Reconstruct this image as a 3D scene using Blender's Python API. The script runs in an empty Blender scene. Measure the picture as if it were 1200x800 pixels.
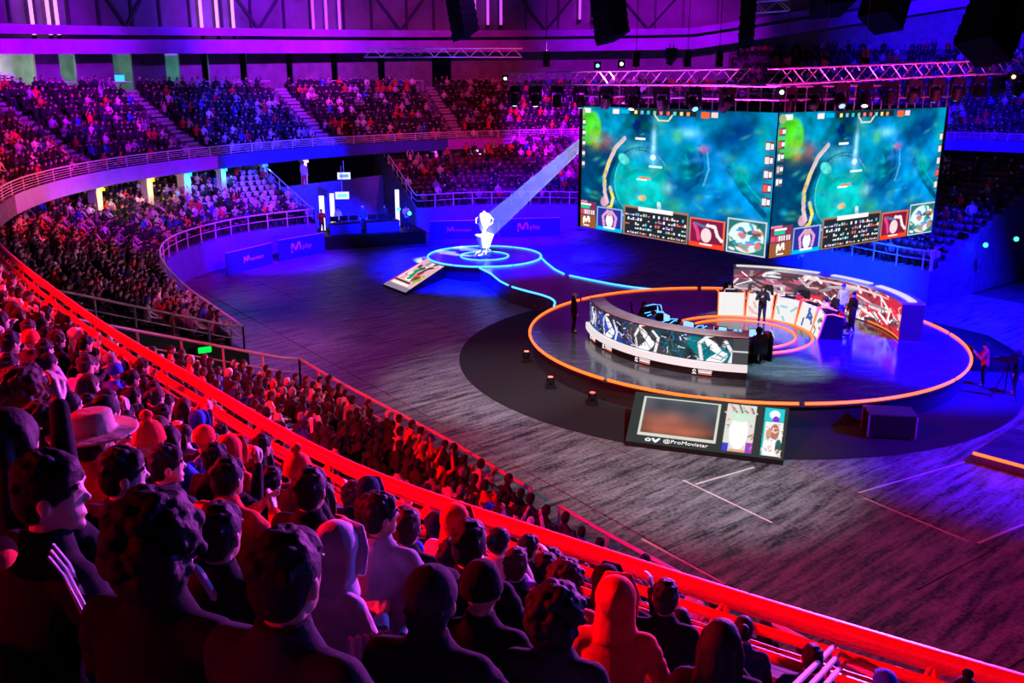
import bpy, bmesh, math, random
import numpy as np
from mathutils import Vector, Matrix, Quaternion

random.seed(7); np.random.seed(7)
R = math.radians
scene = bpy.context.scene
col = scene.collection

# ------------------------------------------------------------------ camera
CZ, FPX, PITCH = 11.5, 1100.0, R(15.75)
cam_d = bpy.data.cameras.new('camera')
cam_d.sensor_width = 36.0
cam_d.lens = 36.0 * FPX / 1200.0
cam_d.clip_start, cam_d.clip_end = 0.05, 400
cam = bpy.data.objects.new('camera', cam_d)
cam.location = (0, 0, CZ)
cam.rotation_euler = (R(90) - PITCH, 0, 0)
col.objects.link(cam)
scene.camera = cam

# ------------------------------------------------------------------ world, exposure
w = bpy.data.worlds.new('arena_dark'); scene.world = w
w.use_nodes = True
bg = w.node_tree.nodes['Background']
bg.inputs[0].default_value = (0.10, 0.03, 0.30, 1)
bg.inputs[1].default_value = 0.008
scene.view_settings.view_transform = 'Standard'
scene.view_settings.look = 'None'
scene.view_settings.exposure = 0.0
scene.view_settings.gamma = 1.0
scene.view_settings.use_curve_mapping = False
scene.cycles.use_denoising = True
scene.cycles.max_bounces = 5
scene.cycles.diffuse_bounces = 2
scene.cycles.glossy_bounces = 3
scene.cycles.volume_bounces = 0
scene.cycles.sample_clamp_indirect = 6.0

# ------------------------------------------------------------------ stage lighting (spots on the rig)
POWER = .16
def spot(name, loc, aim, colr, watts, deg, blend=0.5, rad=0.25):
    d = bpy.data.lights.new(name, 'SPOT')
    d.color = colr; d.energy = watts * POWER; d.spot_size = R(deg); d.spot_blend = blend
    d.shadow_soft_size = rad
    o = bpy.data.objects.new(name, d)
    o.location = loc
    o.rotation_euler = (Vector(aim) - Vector(loc)).to_track_quat('-Z', 'Y').to_euler()
    col.objects.link(o)
    return o
RED, MAG, PUR, BLU, WHI = (1, .0, .012), (1, .0, .35), (.45, .0, 1), (.02, .02, 1), (.85, .95, 1)
VIO = (.62, .10, 1)
LIGHTS = [
    # red wash over the near upper stand, from the left of the roof
    ('red_wash_light', (-20, 8, 21), (-7, 16, 7), RED, 260000, 52, .6),
    ('red_wash_light', (-25, 14, 18), (-.8, 8.2, 7.3), RED, 560000, 28, .7),
    ('red_wash_light', (-30, 19, 20), (-13, 26, 7), RED, 150000, 50, .7),
    ('red_wash_light', (-17, -1, 14), (-.9, 2.6, 9.7), RED, 36000, 17, .8),
    # violet and magenta rim light that reaches the near stand from the rig over the stage
    ('violet_rim_light', (14, 30, 12), (-2, 8, 8), (.85, .08, 1), 720000, 38, .7),
    ('violet_rim_light', (4, 36, 12), (-10, 20, 7.5), (.90, .12, .9), 480000, 40, .7),
    ('blue_rim_light', (21, 22, 13), (1, 4.5, 8.8), (.06, .08, 1), 150000, 40, .7),
    # white key on the floor mats in front of the stage
    ('white_key_light', (9, 13, 20), (5.0, 28.0, 0), (.70, .92, 1), 130000, 32, .9),
    ('white_key_light', (-3, 22, 18), (-1.0, 34.5, 0), (.90, .88, 1), 100000, 26, .9),
    # magenta on the left floor
    ('magenta_floor_light', (-16, 30, 17), (-7, 39, 0), (1, .05, .40), 50000, 46, .9),
    ('magenta_floor_light', (0, 10, 18), (6.5, 18.5, 0), (.40, .03, .85), 14000, 44, .9),
    # blue
    ('blue_floor_light', (-4, 44, 17), (-1.2, 58, 0), (.0, .0, 1), 3000000, 44, .9),
    ('blue_floor_light', (25, 28, 16), (16.8, 36, .9), (.004, .0, 1), 3200000, 34, .8),
    ('blue_floor_light', (27, 18, 16), (18, 27, 0), (.02, .0, 1), 750000, 40, .8),
    ('blue_floor_light', (24, 40, 16), (22, 46, 0), (.005, .0, 1), 900000, 62, .8),
    ('blue_wall_light', (-3, 50, 14), (-16, 61, .8), (.08, .0, 1), 650000, 34, .8),
    ('blue_wall_light', (0, 55, 15), (0, 72, .8), (.07, .0, 1), 750000, 40, .8),
    ('blue_wall_light', (-4, 56, 15), (-10, 69, 2), (.01, .01, 1), 1100000, 26, .8),
    ('blue_wall_light', (10, 44, 14), (19, 52, 1), (.0, .06, 1), 420000, 34, .7),
    ('blue_wall_light', (22, 50, 18), (42, 79, 10), (.02, .0, 1), 1300000, 54, .8),
    # stands
    ('magenta_stand_light', (4, 42, 8), (-15, 39, 3.4), (1, .22, .62), 60000, 50, .7),
    ('magenta_stand_light', (-1, 34, 14), (-16, 52, 2.5), (1, .02, .30), 80000, 26, .8),
    ('pale_stand_light', (5, 32, 9), (-8, 26, 3), (1, .35, .62), 22000, 60, .8),
    ('red_stand_light', (-12, 12, 14), (-5, 24, 2.5), (1, .02, .08), 22000, 50, .8),
    ('pink_seat_light', (-4, 50, 11), (-18, 63.5, 3.6), (1, .10, .75), 36000, 22, .8),
    ('purple_fascia_light', (0, 42, 12), (-22.9, 55, 6.0), (.36, .0, 1), 170000, 40, .6),
    ('blue_fascia_light', (0, 56, 13), (-17, 70, 5.8), (.02, .01, 1), 600000, 32, .5),
    ('purple_fascia_light', (8, 58, 12), (5, 86, 6.0), (.36, .0, 1), 900000, 26, .6),
    ('red_stand_light', (0, 45, 20), (-28, 45, 9), (1, .02, .10), 230000, 42, .7),
    ('red_stand_light', (6, 55, 22), (-8, 86, 9), (1, .02, .15), 170000, 50, .8),
    ('violet_stand_light', (2, 50, 22), (-18, 74, 9), (.30, .05, 1), 100000, 60, .8),
    ('purple_beam_light', (-8, 48, 18), (-30.5, 63, 12.8), (.45, .0, 1), 330000, 40, .8),
    ('purple_beam_light', (-4, 58, 20), (-20, 82, 13.6), (.45, .0, 1), 330000, 36, .8),
    ('purple_beam_light', (16, 62, 22), (14, 95, 14.2), (.55, .0, .9), 300000, 40, .8),
    ('purple_wall_light', (-12, 62, 18), (-22, 92, 19), (.12, .02, 1), 110000, 80, .9),
    # uplights on the trusses
    ('magenta_truss_light', (0, 34, 1), (5.5, 33, 11.6), (.85, .05, 1), 150000, 50, .8),
    ('red_truss_light', (18, 24, 1), (14, 29, 11.7), (1, .03, .45), 190000, 60, .8),
    # stage
    ('white_stage_light', (5, 36, 12), (12.6, 42.2, 1.2), (1, .92, .95), 60000, 34, .5),
    ('white_stage_light', (4, 27, 12), (5.0, 34.6, 1.4), (.9, .97, 1), 20000, 34, .6),
    ('cyan_stage_light', (14, 28, 13), (10.2, 34.0, .9), (.50, .85, 1), 150000, 17, .8),
    ('red_stage_light', (7, 38, 13), (16, 40, 1.6), (1, .04, .12), 70000, 22, .6),
]
for a in LIGHTS:
    spot(a[0], a[1], a[2], a[3], a[4], a[5], a[6])

# ------------------------------------------------------------------ helpers
def at(px, py, z):
    """point at height z seen at photo pixel (px, py)"""
    X, Y = (px - 600) / FPX, (400 - py) / FPX
    d = Vector((X, math.cos(PITCH) + Y * math.sin(PITCH), -math.sin(PITCH) + Y * math.cos(PITCH)))
    t = (z - CZ) / d.z
    return Vector((d.x * t, d.y * t, z))
def ray(px, py, t):
    X, Y = (px - 600) / FPX, (400 - py) / FPX
    d = Vector((X, math.cos(PITCH) + Y * math.sin(PITCH), -math.sin(PITCH) + Y * math.cos(PITCH)))
    return Vector((0, 0, CZ)) + d * t
def proj(p):
    z = p[2] - CZ
    d = p[1] * math.cos(PITCH) - z * math.sin(PITCH)
    u = p[1] * math.sin(PITCH) + z * math.cos(PITCH)
    if d < .05: return (-1e6, -1e6, d)
    return (600 + FPX * p[0] / d, 400 - FPX * u / d, d)

MATS = {}
def mat(name, c, rough=.6, metal=0.0, var=.18, scale=14.0, bump=0.0, emit=None, estr=0.0, spec=None):
    if name in MATS: return MATS[name]
    m = bpy.data.materials.new(name); m.use_nodes = True
    nt = m.node_tree; b = nt.nodes['Principled BSDF']
    tc = nt.nodes.new('ShaderNodeTexCoord'); nz = nt.nodes.new('ShaderNodeTexNoise')
    nz.inputs['Scale'].default_value = scale; nz.inputs['Detail'].default_value = 4
    nt.links.new(tc.outputs['Object'], nz.inputs['Vector'])
    rp = nt.nodes.new('ShaderNodeValToRGB')
    rp.color_ramp.elements[0].position = .3; rp.color_ramp.elements[1].position = .7
    rp.color_ramp.elements[0].color = (*[max(0, v * (1 - var)) for v in c], 1)
    rp.color_ramp.elements[1].color = (*[min(1, v * (1 + var)) for v in c], 1)
    nt.links.new(nz.outputs['Fac'], rp.inputs['Fac'])
    nt.links.new(rp.outputs['Color'], b.inputs['Base Color'])
    b.inputs['Roughness'].default_value = rough; b.inputs['Metallic'].default_value = metal
    if spec is not None: b.inputs['Specular IOR Level'].default_value = spec
    if bump:
        bp = nt.nodes.new('ShaderNodeBump'); bp.inputs['Strength'].default_value = bump
        bp.inputs['Distance'].default_value = .02
        nt.links.new(nz.outputs['Fac'], bp.inputs['Height']); nt.links.new(bp.outputs['Normal'], b.inputs['Normal'])
    if emit:
        b.inputs['Emission Color'].default_value = (*emit, 1); b.inputs['Emission Strength'].default_value = estr
    MATS[name] = m
    return m
def mat_vcol(name, rough=.8, emit=0.0, base=1.0):
    """colour comes from the mesh's own colour attribute; emit > 0 for lit screens"""
    m = bpy.data.materials.new(name); m.use_nodes = True
    nt = m.node_tree; b = nt.nodes['Principled BSDF']
    a = nt.nodes.new('ShaderNodeAttribute'); a.attribute_name = 'Col'
    b.inputs['Roughness'].default_value = rough
    if emit:
        b.inputs['Base Color'].default_value = (0, 0, 0, 1); b.inputs['Specular IOR Level'].default_value = 0
        nt.links.new(a.outputs['Color'], b.inputs['Emission Color']); b.inputs['Emission Strength'].default_value = emit
    else:
        nt.links.new(a.outputs['Color'], b.inputs['Base Color'])
    MATS[name] = m
    return m

def setmesh(me, V, Fq, cols=None, smooth=False):
    V = np.asarray(V, dtype=np.float32)
    if isinstance(Fq, np.ndarray):
        n, k = Fq.shape
        me.vertices.add(len(V)); me.vertices.foreach_set('co', V.ravel())
        me.loops.add(n * k); me.loops.foreach_set('vertex_index', Fq.astype(np.int32).ravel())
        me.polygons.add(n)
        me.polygons.foreach_set('loop_start', np.arange(0, n * k, k, dtype=np.int32))
        me.polygons.foreach_set('loop_total', np.full(n, k, dtype=np.int32))
        me.update(calc_edges=True)
    else:
        me.from_pydata(V.tolist(), [], Fq)
    if cols is not None:
        at_ = me.color_attributes.new('Col', 'FLOAT_COLOR', 'POINT')
        c = np.ones((len(V), 4), np.float32); c[:, :3] = cols
        at_.data.foreach_set('color', c.ravel())
    if smooth:
        me.polygons.foreach_set('use_smooth', np.ones(len(me.polygons), bool))
    return me
def newobj(name, me, m=None, parent=None, loc=None):
    o = bpy.data.objects.new(name, me)
    if m is not None and me is not None and len(me.materials) == 0: me.materials.append(m)
    col.objects.link(o)
    if parent: o.parent = parent
    if loc is not None: o.location = loc
    return o
def tag(o, label=None, cat=None, group=None, kind=None):
    if label: o['label'] = label
    if cat: o['category'] = cat
    if group: o['group'] = group
    if kind: o['kind'] = kind
    return o
def thing(name, label, cat, loc=(0, 0, 0), rz=0.0, group=None):
    o = bpy.data.objects.new(name, None); o.empty_display_size = .2
    col.objects.link(o); o.location = loc; o.rotation_euler = (0, 0, rz)
    return tag(o, label, cat, group)
def copy_tree(root, loc=None, rz=None, label=None, parent=None):
    r = root.copy(); col.objects.link(r)
    if parent: r.parent = parent
    if loc is not None: r.location = loc
    if rz is not None: r.rotation_euler = (0, 0, rz)
    if label: r['label'] = label
    for ch in list(root.children):
        c = ch.copy(); col.objects.link(c); c.parent = r
        for g in list(ch.children):
            d = g.copy(); col.objects.link(d); d.parent = c
    return r

class MB:
    """collects boxes, tubes and prisms for one mesh object"""
    def __init__(s): s.v = []; s.f = []
    def add(s, V, Fs):
        n = len(s.v); s.v.extend([tuple(map(float, p)) for p in V]); s.f.extend([tuple(i + n for i in f) for f in Fs]); return s
    def box(s, c, size, rz=0.0, M=None):
        x, y, z = [k / 2 for k in size]
        P = [Vector((a * x, b * y, d * z)) for d in (-1, 1) for a, b in ((-1, -1), (1, -1), (1, 1), (-1, 1))]
        if M is None: M = Matrix.Translation(c) @ Matrix.Rotation(rz, 4, 'Z')
        return s.add([M @ p for p in P], [(3, 2, 1, 0), (4, 5, 6, 7), (0, 1, 5, 4), (1, 2, 6, 5), (2, 3, 7, 6), (3, 0, 4, 7)])
    def tube(s, pts, r, n=8, caps=True, closed=False):
        pts = [Vector(p) for p in pts]; N = len(pts); V = []; Fs = []
        rs = r if hasattr(r, '__len__') else [r] * N
        up = Vector((0, 0, 1))
        for i, p in enumerate(pts):
            if closed: t = pts[(i + 1) % N] - pts[i - 1]
            else: t = pts[min(i + 1, N - 1)] - pts[max(i - 1, 0)]
            t.normalize()
            a = t.cross(up)
            if a.length < .05: a = t.cross(Vector((1, 0, 0)))
            a.normalize(); b = a.cross(t)
            for k in range(n):
                q = 2 * math.pi * k / n
                V.append(p + (a * math.cos(q) + b * math.sin(q)) * rs[i])
        for i in range(N if closed else N - 1):
            j = (i + 1) % N
            for k in range(n):
                k2 = (k + 1) % n
                Fs.append((i * n + k, i * n + k2, j * n + k2, j * n + k))
        if caps and not closed:
            Fs.append(tuple(range(n))[::-1]); Fs.append(tuple((N - 1) * n + k for k in range(n)))
        return s.add(V, Fs)
    def bar(s, a, b, r, n=6): return s.tube([a, b], r, n)
    def prism(s, poly, z0, z1):
        n = len(poly)
        V = [(p[0], p[1], z0) for p in poly] + [(p[0], p[1], z1) for p in poly]
        Fs = [tuple(range(n))[::-1], tuple(range(n, 2 * n))] + [(i, (i + 1) % n, n + (i + 1) % n, n + i) for i in range(n)]
        return s.add(V, Fs)
    def lathe(s, prof, n=16, c=(0, 0, 0)):
        V = []; Fs = []
        for r_, z in prof:
            for k in range(n):
                q = 2 * math.pi * k / n
                V.append((c[0] + r_ * math.cos(q), c[1] + r_ * math.sin(q), c[2] + z))
        for i in range(len(prof) - 1):
            for k in range(n):
                k2 = (k + 1) % n
                Fs.append((i * n + k, i * n + k2, (i + 1) * n + k2, (i + 1) * n + k))
        Fs.append(tuple(range(n))[::-1]); Fs.append(tuple((len(prof) - 1) * n + k for k in range(n)))
        return s.add(V, Fs)
    def quad(s, a, b, c, d): return s.add([a, b, c, d], [(0, 1, 2, 3)])
    def build(s, name, m, parent=None, smooth=False, loc=None):
        me = bpy.data.meshes.new(name); me.from_pydata(s.v, [], s.f); me.update()
        if smooth: me.polygons.foreach_set('use_smooth', np.ones(len(me.polygons), bool))
        return newobj(name, me, m, parent, loc)

def catmull(P, step=.5):
    P = np.array(P, float)
    Q = np.vstack([2 * P[0] - P[1], P, 2 * P[-1] - P[-2]])
    out = []
    for i in range(1, len(Q) - 2):
        p0, p1, p2, p3 = Q[i - 1:i + 3]
        for t in np.linspace(0, 1, 24, endpoint=False):
            out.append(.5 * (2 * p1 + (p2 - p0) * t + (2 * p0 - 5 * p1 + 4 * p2 - p3) * t * t + (3 * p1 - p0 - 3 * p2 + p3) * t ** 3))
    out.append(P[-1]); out = np.array(out)
    s = np.r_[0, np.cumsum(np.hypot(*np.diff(out, axis=0).T))]
    n = max(2, int(s[-1] / step) + 1)
    u = np.linspace(0, s[-1], n)
    return np.c_[np.interp(u, s, out[:, 0]), np.interp(u, s, out[:, 1])]
class Path:
    """plan curve with an outward side (to the left of its direction when flip is False)"""
    def __init__(s, P, step=.5, flip=False):
        s.p = catmull(P, step)
        t = np.gradient(s.p, axis=0); t /= np.hypot(t[:, 0], t[:, 1])[:, None]
        s.t = t; s.n = np.c_[-t[:, 1], t[:, 0]] * (-1 if flip else 1)
        s.s = np.r_[0, np.cumsum(np.hypot(*np.diff(s.p, axis=0).T))]
        s.L = s.s[-1]
    def off(s, d): return s.p + s.n * d
    def pos(s, u, d=0.0):
        x = np.interp(u, s.s, s.p[:, 0]); y = np.interp(u, s.s, s.p[:, 1])
        nx = np.interp(u, s.s, s.n[:, 0]); ny = np.interp(u, s.s, s.n[:, 1])
        k = math.hypot(nx, ny)
        return np.array((x + nx / k * d, y + ny / k * d)), np.array((nx / k, ny / k))
    def crop(s, i0, i1):
        q = object.__new__(Path); q.p, q.t, q.n = s.p[i0:i1], s.t[i0:i1], s.n[i0:i1]
        q.s = s.s[i0:i1] - s.s[i0]; q.L = q.s[-1]; return q
def strip(path, prof, closed_prof=True):
    """sweep a profile [(offset, z)] along a plan path -> V, F (with end caps)"""
    N = len(path.p); k = len(prof); V = []; Fs = []
    for i in range(N):
        for d, z in prof:
            zz = z[i] if hasattr(z, '__len__') else z
            dd = d[i] if hasattr(d, '__len__') else d
            V.append((path.p[i, 0] + path.n[i, 0] * dd, path.p[i, 1] + path.n[i, 1] * dd, zz))
    for i in range(N - 1):
        for j in range(k if closed_prof else k - 1):
            j2 = (j + 1) % k
            Fs.append((i * k + j, i * k + j2, (i + 1) * k + j2, (i + 1) * k + j))
    if closed_prof:
        Fs.append(tuple(range(k))); Fs.append(tuple((N - 1) * k + j for j in range(k))[::-1])
    return V, Fs
def struct(name, V, Fs, m, parent=None, label=None, kind='structure', smooth=False):
    me = bpy.data.meshes.new(name); me.from_pydata([tuple(map(float, v)) for v in V], [], Fs); me.update()
    bm = bmesh.new(); bm.from_mesh(me); bmesh.ops.recalc_face_normals(bm, faces=bm.faces); bm.to_mesh(me); bm.free()
    if smooth: me.polygons.foreach_set('use_smooth', np.ones(len(me.polygons), bool))
    o = newobj(name, me, m, parent)
    if parent is None: tag(o, label, None, None, kind)
    return o
# ------------------------------------------------------------------ materials of the place
m_conc = mat('concrete_terrace', (.16, .15, .17), .85, var=.3, scale=3, bump=.2)
m_wallblue = mat('painted_wall', (.13, .15, .50), .55, var=.15, scale=2)
m_fascia = mat('painted_fascia', (.34, .30, .40), .5, var=.1, scale=1.5)
m_dark = mat('dark_cladding', (.10, .10, .13), .6, var=.3, scale=2)
m_black = mat('matte_black', (.008, .008, .009), .6, var=.3, spec=.25)
m_spk = mat('speaker_black', (.004, .004, .005), .8, var=.2, spec=.1)
m_railred = mat('red_light_painted_steel', (.85, .012, .03), .4, .0, var=.08, scale=30)  # red wash light put into the near railing's base colour
m_steel = mat('pale_painted_steel', (.78, .74, .74), .35, .0, var=.08, scale=30)
m_metal = mat('brushed_metal', (.55, .55, .58), .3, .8, var=.1, scale=40)
m_tread = mat('stair_tread', (.34, .32, .36), .7, var=.2, scale=6)

def floor_material(name, base, streak, rough):
    m = bpy.data.materials.new(name); m.use_nodes = True
    nt = m.node_tree; b = nt.nodes['Principled BSDF']
    ge = nt.nodes.new('ShaderNodeNewGeometry')
    mr = nt.nodes.new('ShaderNodeMapping'); mr.inputs['Rotation'].default_value = (0, 0, R(-41)); mp = nt.nodes.new('ShaderNodeMapping'); mp.inputs['Scale'].default_value = (.48, 3.6, 1); nt.links.new(mr.outputs[0], mp.inputs['Vector'])
    nz = nt.nodes.new('ShaderNodeTexNoise'); nz.inputs['Scale'].default_value = 1.1; nz.inputs['Detail'].default_value = 9; nz.inputs['Roughness'].default_value = .65
    nz.inputs['Distortion'].default_value = .15
    n2 = nt.nodes.new('ShaderNodeTexNoise'); n2.inputs['Scale'].default_value = 9; n2.inputs['Detail'].default_value = 5
    nt.links.new(ge.outputs['Position'], mr.inputs['Vector']); nt.links.new(mp.outputs[0], nz.inputs['Vector']); nt.links.new(ge.outputs['Position'], n2.inputs['Vector'])
    rp = nt.nodes.new('ShaderNodeValToRGB')
    rp.color_ramp.elements[0].position = .40; rp.color_ramp.elements[1].position = .60
    rp.color_ramp.elements[0].color = (*base, 1); rp.color_ramp.elements[1].color = (*streak, 1)
    mx = nt.nodes.new('ShaderNodeMath'); mx.operation = 'MULTIPLY_ADD'; mx.inputs[1].default_value = .3; 
    nt.links.new(n2.outputs['Fac'], mx.inputs[0])
    sc = nt.nodes.new('ShaderNodeMath'); sc.operation = 'MULTIPLY'; sc.inputs[1].default_value = .7
    nt.links.new(nz.outputs['Fac'], sc.inputs[0]); nt.links.new(sc.outputs[0], mx.inputs[2])
    nt.links.new(mx.outputs[0], rp.inputs['Fac']); nt.links.new(rp.outputs['Color'], b.inputs['Base Color'])
    bp = nt.nodes.new('ShaderNodeBump'); bp.inputs['Strength'].default_value = .55; bp.inputs['Distance'].default_value = .06
    nt.links.new(nz.outputs['Fac'], bp.inputs['Height']); nt.links.new(bp.outputs['Normal'], b.inputs['Normal'])
    b.inputs['Roughness'].default_value = rough
    MATS[name] = m
    return m
m_floor = floor_material('rubber_floor_mat', (.03, .03, .034), (.32, .33, .36), .40)
m_under = mat('bare_floor', (.05, .05, .055), .6, var=.3, scale=1)

# ------------------------------------------------------------------ floor with its mats
fl = struct('floor', [(-70, -14, -.06), (80, -14, -.06), (80, 110, -.06), (-70, 110, -.06)], [(0, 1, 2, 3)], m_under)
tdir = Vector((.580, -.815, 0)); xdir = Vector((.815, .580, 0))
def seg_dist(pt, P): return np.min(np.hypot(P[:, 0] - pt[0], P[:, 1] - pt[1]))
PW, PL = 3.42, 7.6
me = bpy.data.meshes.new('floor_mat')
_b = MB(); _b.box((0, 0, 0), (PW - .035, PL - .035, .05)); me.from_pydata(_b.v, [], _b.f)
org = Vector((5.06, 25.7, 0))
n = 0
for i in range(-9, 9):
    for j in range(-7, 8):
        c = org + xdir * ((i + .5) * PW) + tdir * ((j + .5 + .37 * (i % 2)) * PL)
        if not (-19 < c.x < 34 and 8 < c.y < 74): continue
        o = newobj('floor_mat', me, m_floor, fl)
        o.location = (c.x, c.y, -.035 + random.uniform(-.006, .006)); o.rotation_euler = (0, 0, math.atan2(xdir.y, xdir.x) + random.uniform(-.003, .003))
        n += 1
# white and coloured tape along some joints
m_tape = mat('white_floor_tape', (.8, .8, .82), .5, var=.1)
def tape(a, b, wd, lab):
    a, b = Vector(a), Vector(b); d = (b - a).normalized(); s = Vector((-d.y, d.x, 0)) * wd / 2
    m = MB(); m.prism([(a - s), (b - s), (b + s), (a + s)], -.01, .0)
    o = m.build('floor_tape', m_tape); tag(o, lab, 'tape')
tape(at(800, 562, 0), at(905, 612, 0), .06, 'white tape line on the floor mats below the tilted display board')
tape(at(815, 567, 0), at(884, 547, 0), .07, 'short white tape line branching towards the tilted display board')
tape(at(752, 631, 0), at(850, 684, 0), .07, 'white tape line beside the near lower railing on the floor')
tape(at(1006, 577, 0), at(1130, 541, 0), .06, 'violet lit tape line running to the orange strip')
tape(at(1012, 583, 0), at(1135, 634, 0), .05, 'worn tape line on the blue lit floor below the stage')
tape(at(1146, 636, 0), at(1200, 614, 0), .08, 'violet tape line at the blue lit floor edge')

# ------------------------------------------------------------------ plan curves of the bowl
UP = Path([(16, -.8), (9.5, 3.0), (3.9, 6.3), (.6, 8.5), (-2.1, 10.6), (-5, 13.9), (-8.5, 18.1), (-14.1, 25.6), (-18.5, 32.5), (-21.6, 39.9),
           (-23, 46), (-23.1, 52.6), (-21.8, 59), (-18.7, 66.2), (-13.2, 74.3), (-4.5, 81.6), (6, 85.9), (17, 86.8), (30, 83.9), (41, 78.2), (49, 70.5), (54, 60)], flip=True)
L1 = Path([(9.5, 7.2), (3.0, 15.4), (.6, 18.7), (-1.7, 22), (-5, 26.3), (-6.7, 28.7)], flip=False)
L2 = Path([(-9.6, 32.7), (-14, 39.6), (-17, 45.3), (-18.5, 49.3), (-19.0, 52.7), (-18.6, 55.8), (-17.3, 59.4), (-15.2, 62.1), (-13.4, 63.7)], flip=False)
L3 = Path([(-7.2, 71.3), (-2.3, 73.3), (5, 73.3), (11, 69.5), (14.8, 62), (17.6, 54.5), (20.2, 49.2), (21.5, 47.4)], flip=False)
# outward = away from the arena centre
for P in (UP, L1, L2, L3):
    mid = len(P.p) // 2
    if np.dot(P.n[mid], P.p[mid] - np.array((10, 42))) < 0: P.n = -P.n

# ------------------------------------------------------------------ upper stand
UR, UH, UZ, UO = .8, .52, 6.0, .45      # row depth, rise, first tread, first row offset
NROW = 9
stand = struct('terrace_upper', *strip(UP, [(.0, 5.55), (.0, 6.40), (.12, 6.40), (.12, UZ), (UO, UZ), (UO, 5.55)]), m_conc, label='front edge and steps of the upper stand')
for k in range(NROW):
    z = UZ + UH * k; a = UO + UR * k
    b = a + UR + (0 if k < NROW - 1 else .0)
    struct('step', *strip(UP, [(a, z - .5), (a, z), (b, z), (b, z - .5)]), m_conc, stand)
# balcony underside
struct('ceiling_lower', *strip(UP, [(.05, 5.50), (.05, 5.56), (9.0, 5.56), (9.0, 5.50)]), m_dark)
# coloured fascia panels
i1 = int(np.argmin(np.hypot(UP.p[:, 0] + 23.2, UP.p[:, 1] - 47)))
fas = thing('trim_1', None, None); fas['kind'] = 'structure'
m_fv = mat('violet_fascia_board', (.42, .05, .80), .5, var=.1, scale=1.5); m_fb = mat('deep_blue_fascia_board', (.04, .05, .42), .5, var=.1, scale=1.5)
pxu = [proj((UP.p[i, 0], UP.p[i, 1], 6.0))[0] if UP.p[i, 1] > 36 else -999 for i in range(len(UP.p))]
k = 0
while k < len(UP.p) - 1:
    e = min(k + 8, len(UP.p) - 1)
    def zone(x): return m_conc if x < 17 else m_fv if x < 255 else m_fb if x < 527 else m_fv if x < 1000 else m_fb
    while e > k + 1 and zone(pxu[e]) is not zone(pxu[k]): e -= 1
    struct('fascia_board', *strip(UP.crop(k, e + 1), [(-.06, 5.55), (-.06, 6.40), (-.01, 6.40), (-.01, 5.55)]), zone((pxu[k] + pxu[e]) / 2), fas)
    k = e
# concourse behind the top row
CO = UO + UR * NROW
CFZ = UZ + UH * (NROW - 1)
struct('floor_concourse', *strip(UP, [(CO, CFZ - .3), (CO, CFZ), (CO + 6.5, CFZ), (CO + 6.5, CFZ - .3)]), m_conc)
# ring beam: face above the concourse openings
pu = np.array([proj((*UP.off(CO + 2.2)[i], 13))[0] if UP.off(CO + 2.2)[i][1] > 5 else -900 for i in range(len(UP.p))])
ss = UP.s
sL = ss[int(np.argmin(np.hypot(UP.p[:, 0] + 21.6, UP.p[:, 1] - 39.9)))]
sF = ss[int(np.argmin(np.hypot(UP.p[:, 0] + 13.2, UP.p[:, 1] - 74.3)))]
sR = ss[int(np.argmin(np.hypot(UP.p[:, 0] - 17, UP.p[:, 1] - 86.8)))]
sRR = ss[int(np.argmin(np.hypot(UP.p[:, 0] - 36, UP.p[:, 1] - 81)))]
zb = np.interp(ss, [0, sL - 12, sL, sF, sR, sRR, ss[-1]], [12.9, 12.4, 12.35, 13.35, 14.1, 17.6, 19])
zt = zb + np.interp(ss, [0, sL, sF, ss[-1]], [.75, .75, 1.05, 1.2])
m_beam = mat('violet_light_painted_beam', (.46, .12, .85), .6, var=.2, scale=.6)  # violet wash on the beam put into its base colour
BO = CO + 2.0
iA = int(np.argmin(abs(ss - (sL - 16))))
UPf = UP.crop(iA, len(UP.p)); zbf, ztf = zb[iA:], zt[iA:]
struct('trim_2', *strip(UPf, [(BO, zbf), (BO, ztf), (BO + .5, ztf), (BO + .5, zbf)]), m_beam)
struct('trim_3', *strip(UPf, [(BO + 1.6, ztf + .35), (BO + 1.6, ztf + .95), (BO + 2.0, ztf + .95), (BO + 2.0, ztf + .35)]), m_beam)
# slab between the two beams
struct('ceiling_concourse', *strip(UPf, [(BO + .5, zbf + .1), (BO + .5, zbf + .2), (BO + 5.0, zbf + .2), (BO + 5.0, zbf + .1)]), m_dark)
# concourse back wall with openings
m_panel = mat('concourse_panel', (.22, .21, .26), .6, var=.25, scale=1.2)
WO = BO + 3.4
wall = thing('wall_concourse', None, None); wall['kind'] = 'structure'
del_keys = [k for k in wall.keys() if k in ('label', 'category')]
def upath_index(px):
    """index on the far half of the upper path whose concourse point projects to photo column px"""
    best = None
    for i in range(iA + 20, len(UP.p)):
        q = UP.p[i] + UP.n[i] * WO
        d = abs(proj((q[0], q[1], 11.5))[0] - px)
        if best is None or d < best[0]: best = (d, i)
    return best[1]
openings = [(-40, 44), (68, 91), (134, 155), (199, 212), (236, 248), (283, 294), (333, 343), (389, 396), (440, 449), (504, 530)]
edges = []
prev = iA
for a, b in openings:
    ia, ib = upath_index(a), upath_index(b)
    if ia > prev: edges.append((prev, ia))
    prev = max(prev, ib)
edges.append((prev, len(UP.p) - 1))
for a, b in edges:
    k = a
    while k < b:
        e = min(k + 6, b)
        seg = UP.crop(k, e + 1)
        if len(seg.p) >= 2:
            zz = zb[k:e + 1]
            struct('panel', *strip(seg, [(WO, CFZ), (WO, zz + .1), (WO + .18, zz + .1), (WO + .18, CFZ)]), m_panel, wall)
        k = e
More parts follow.
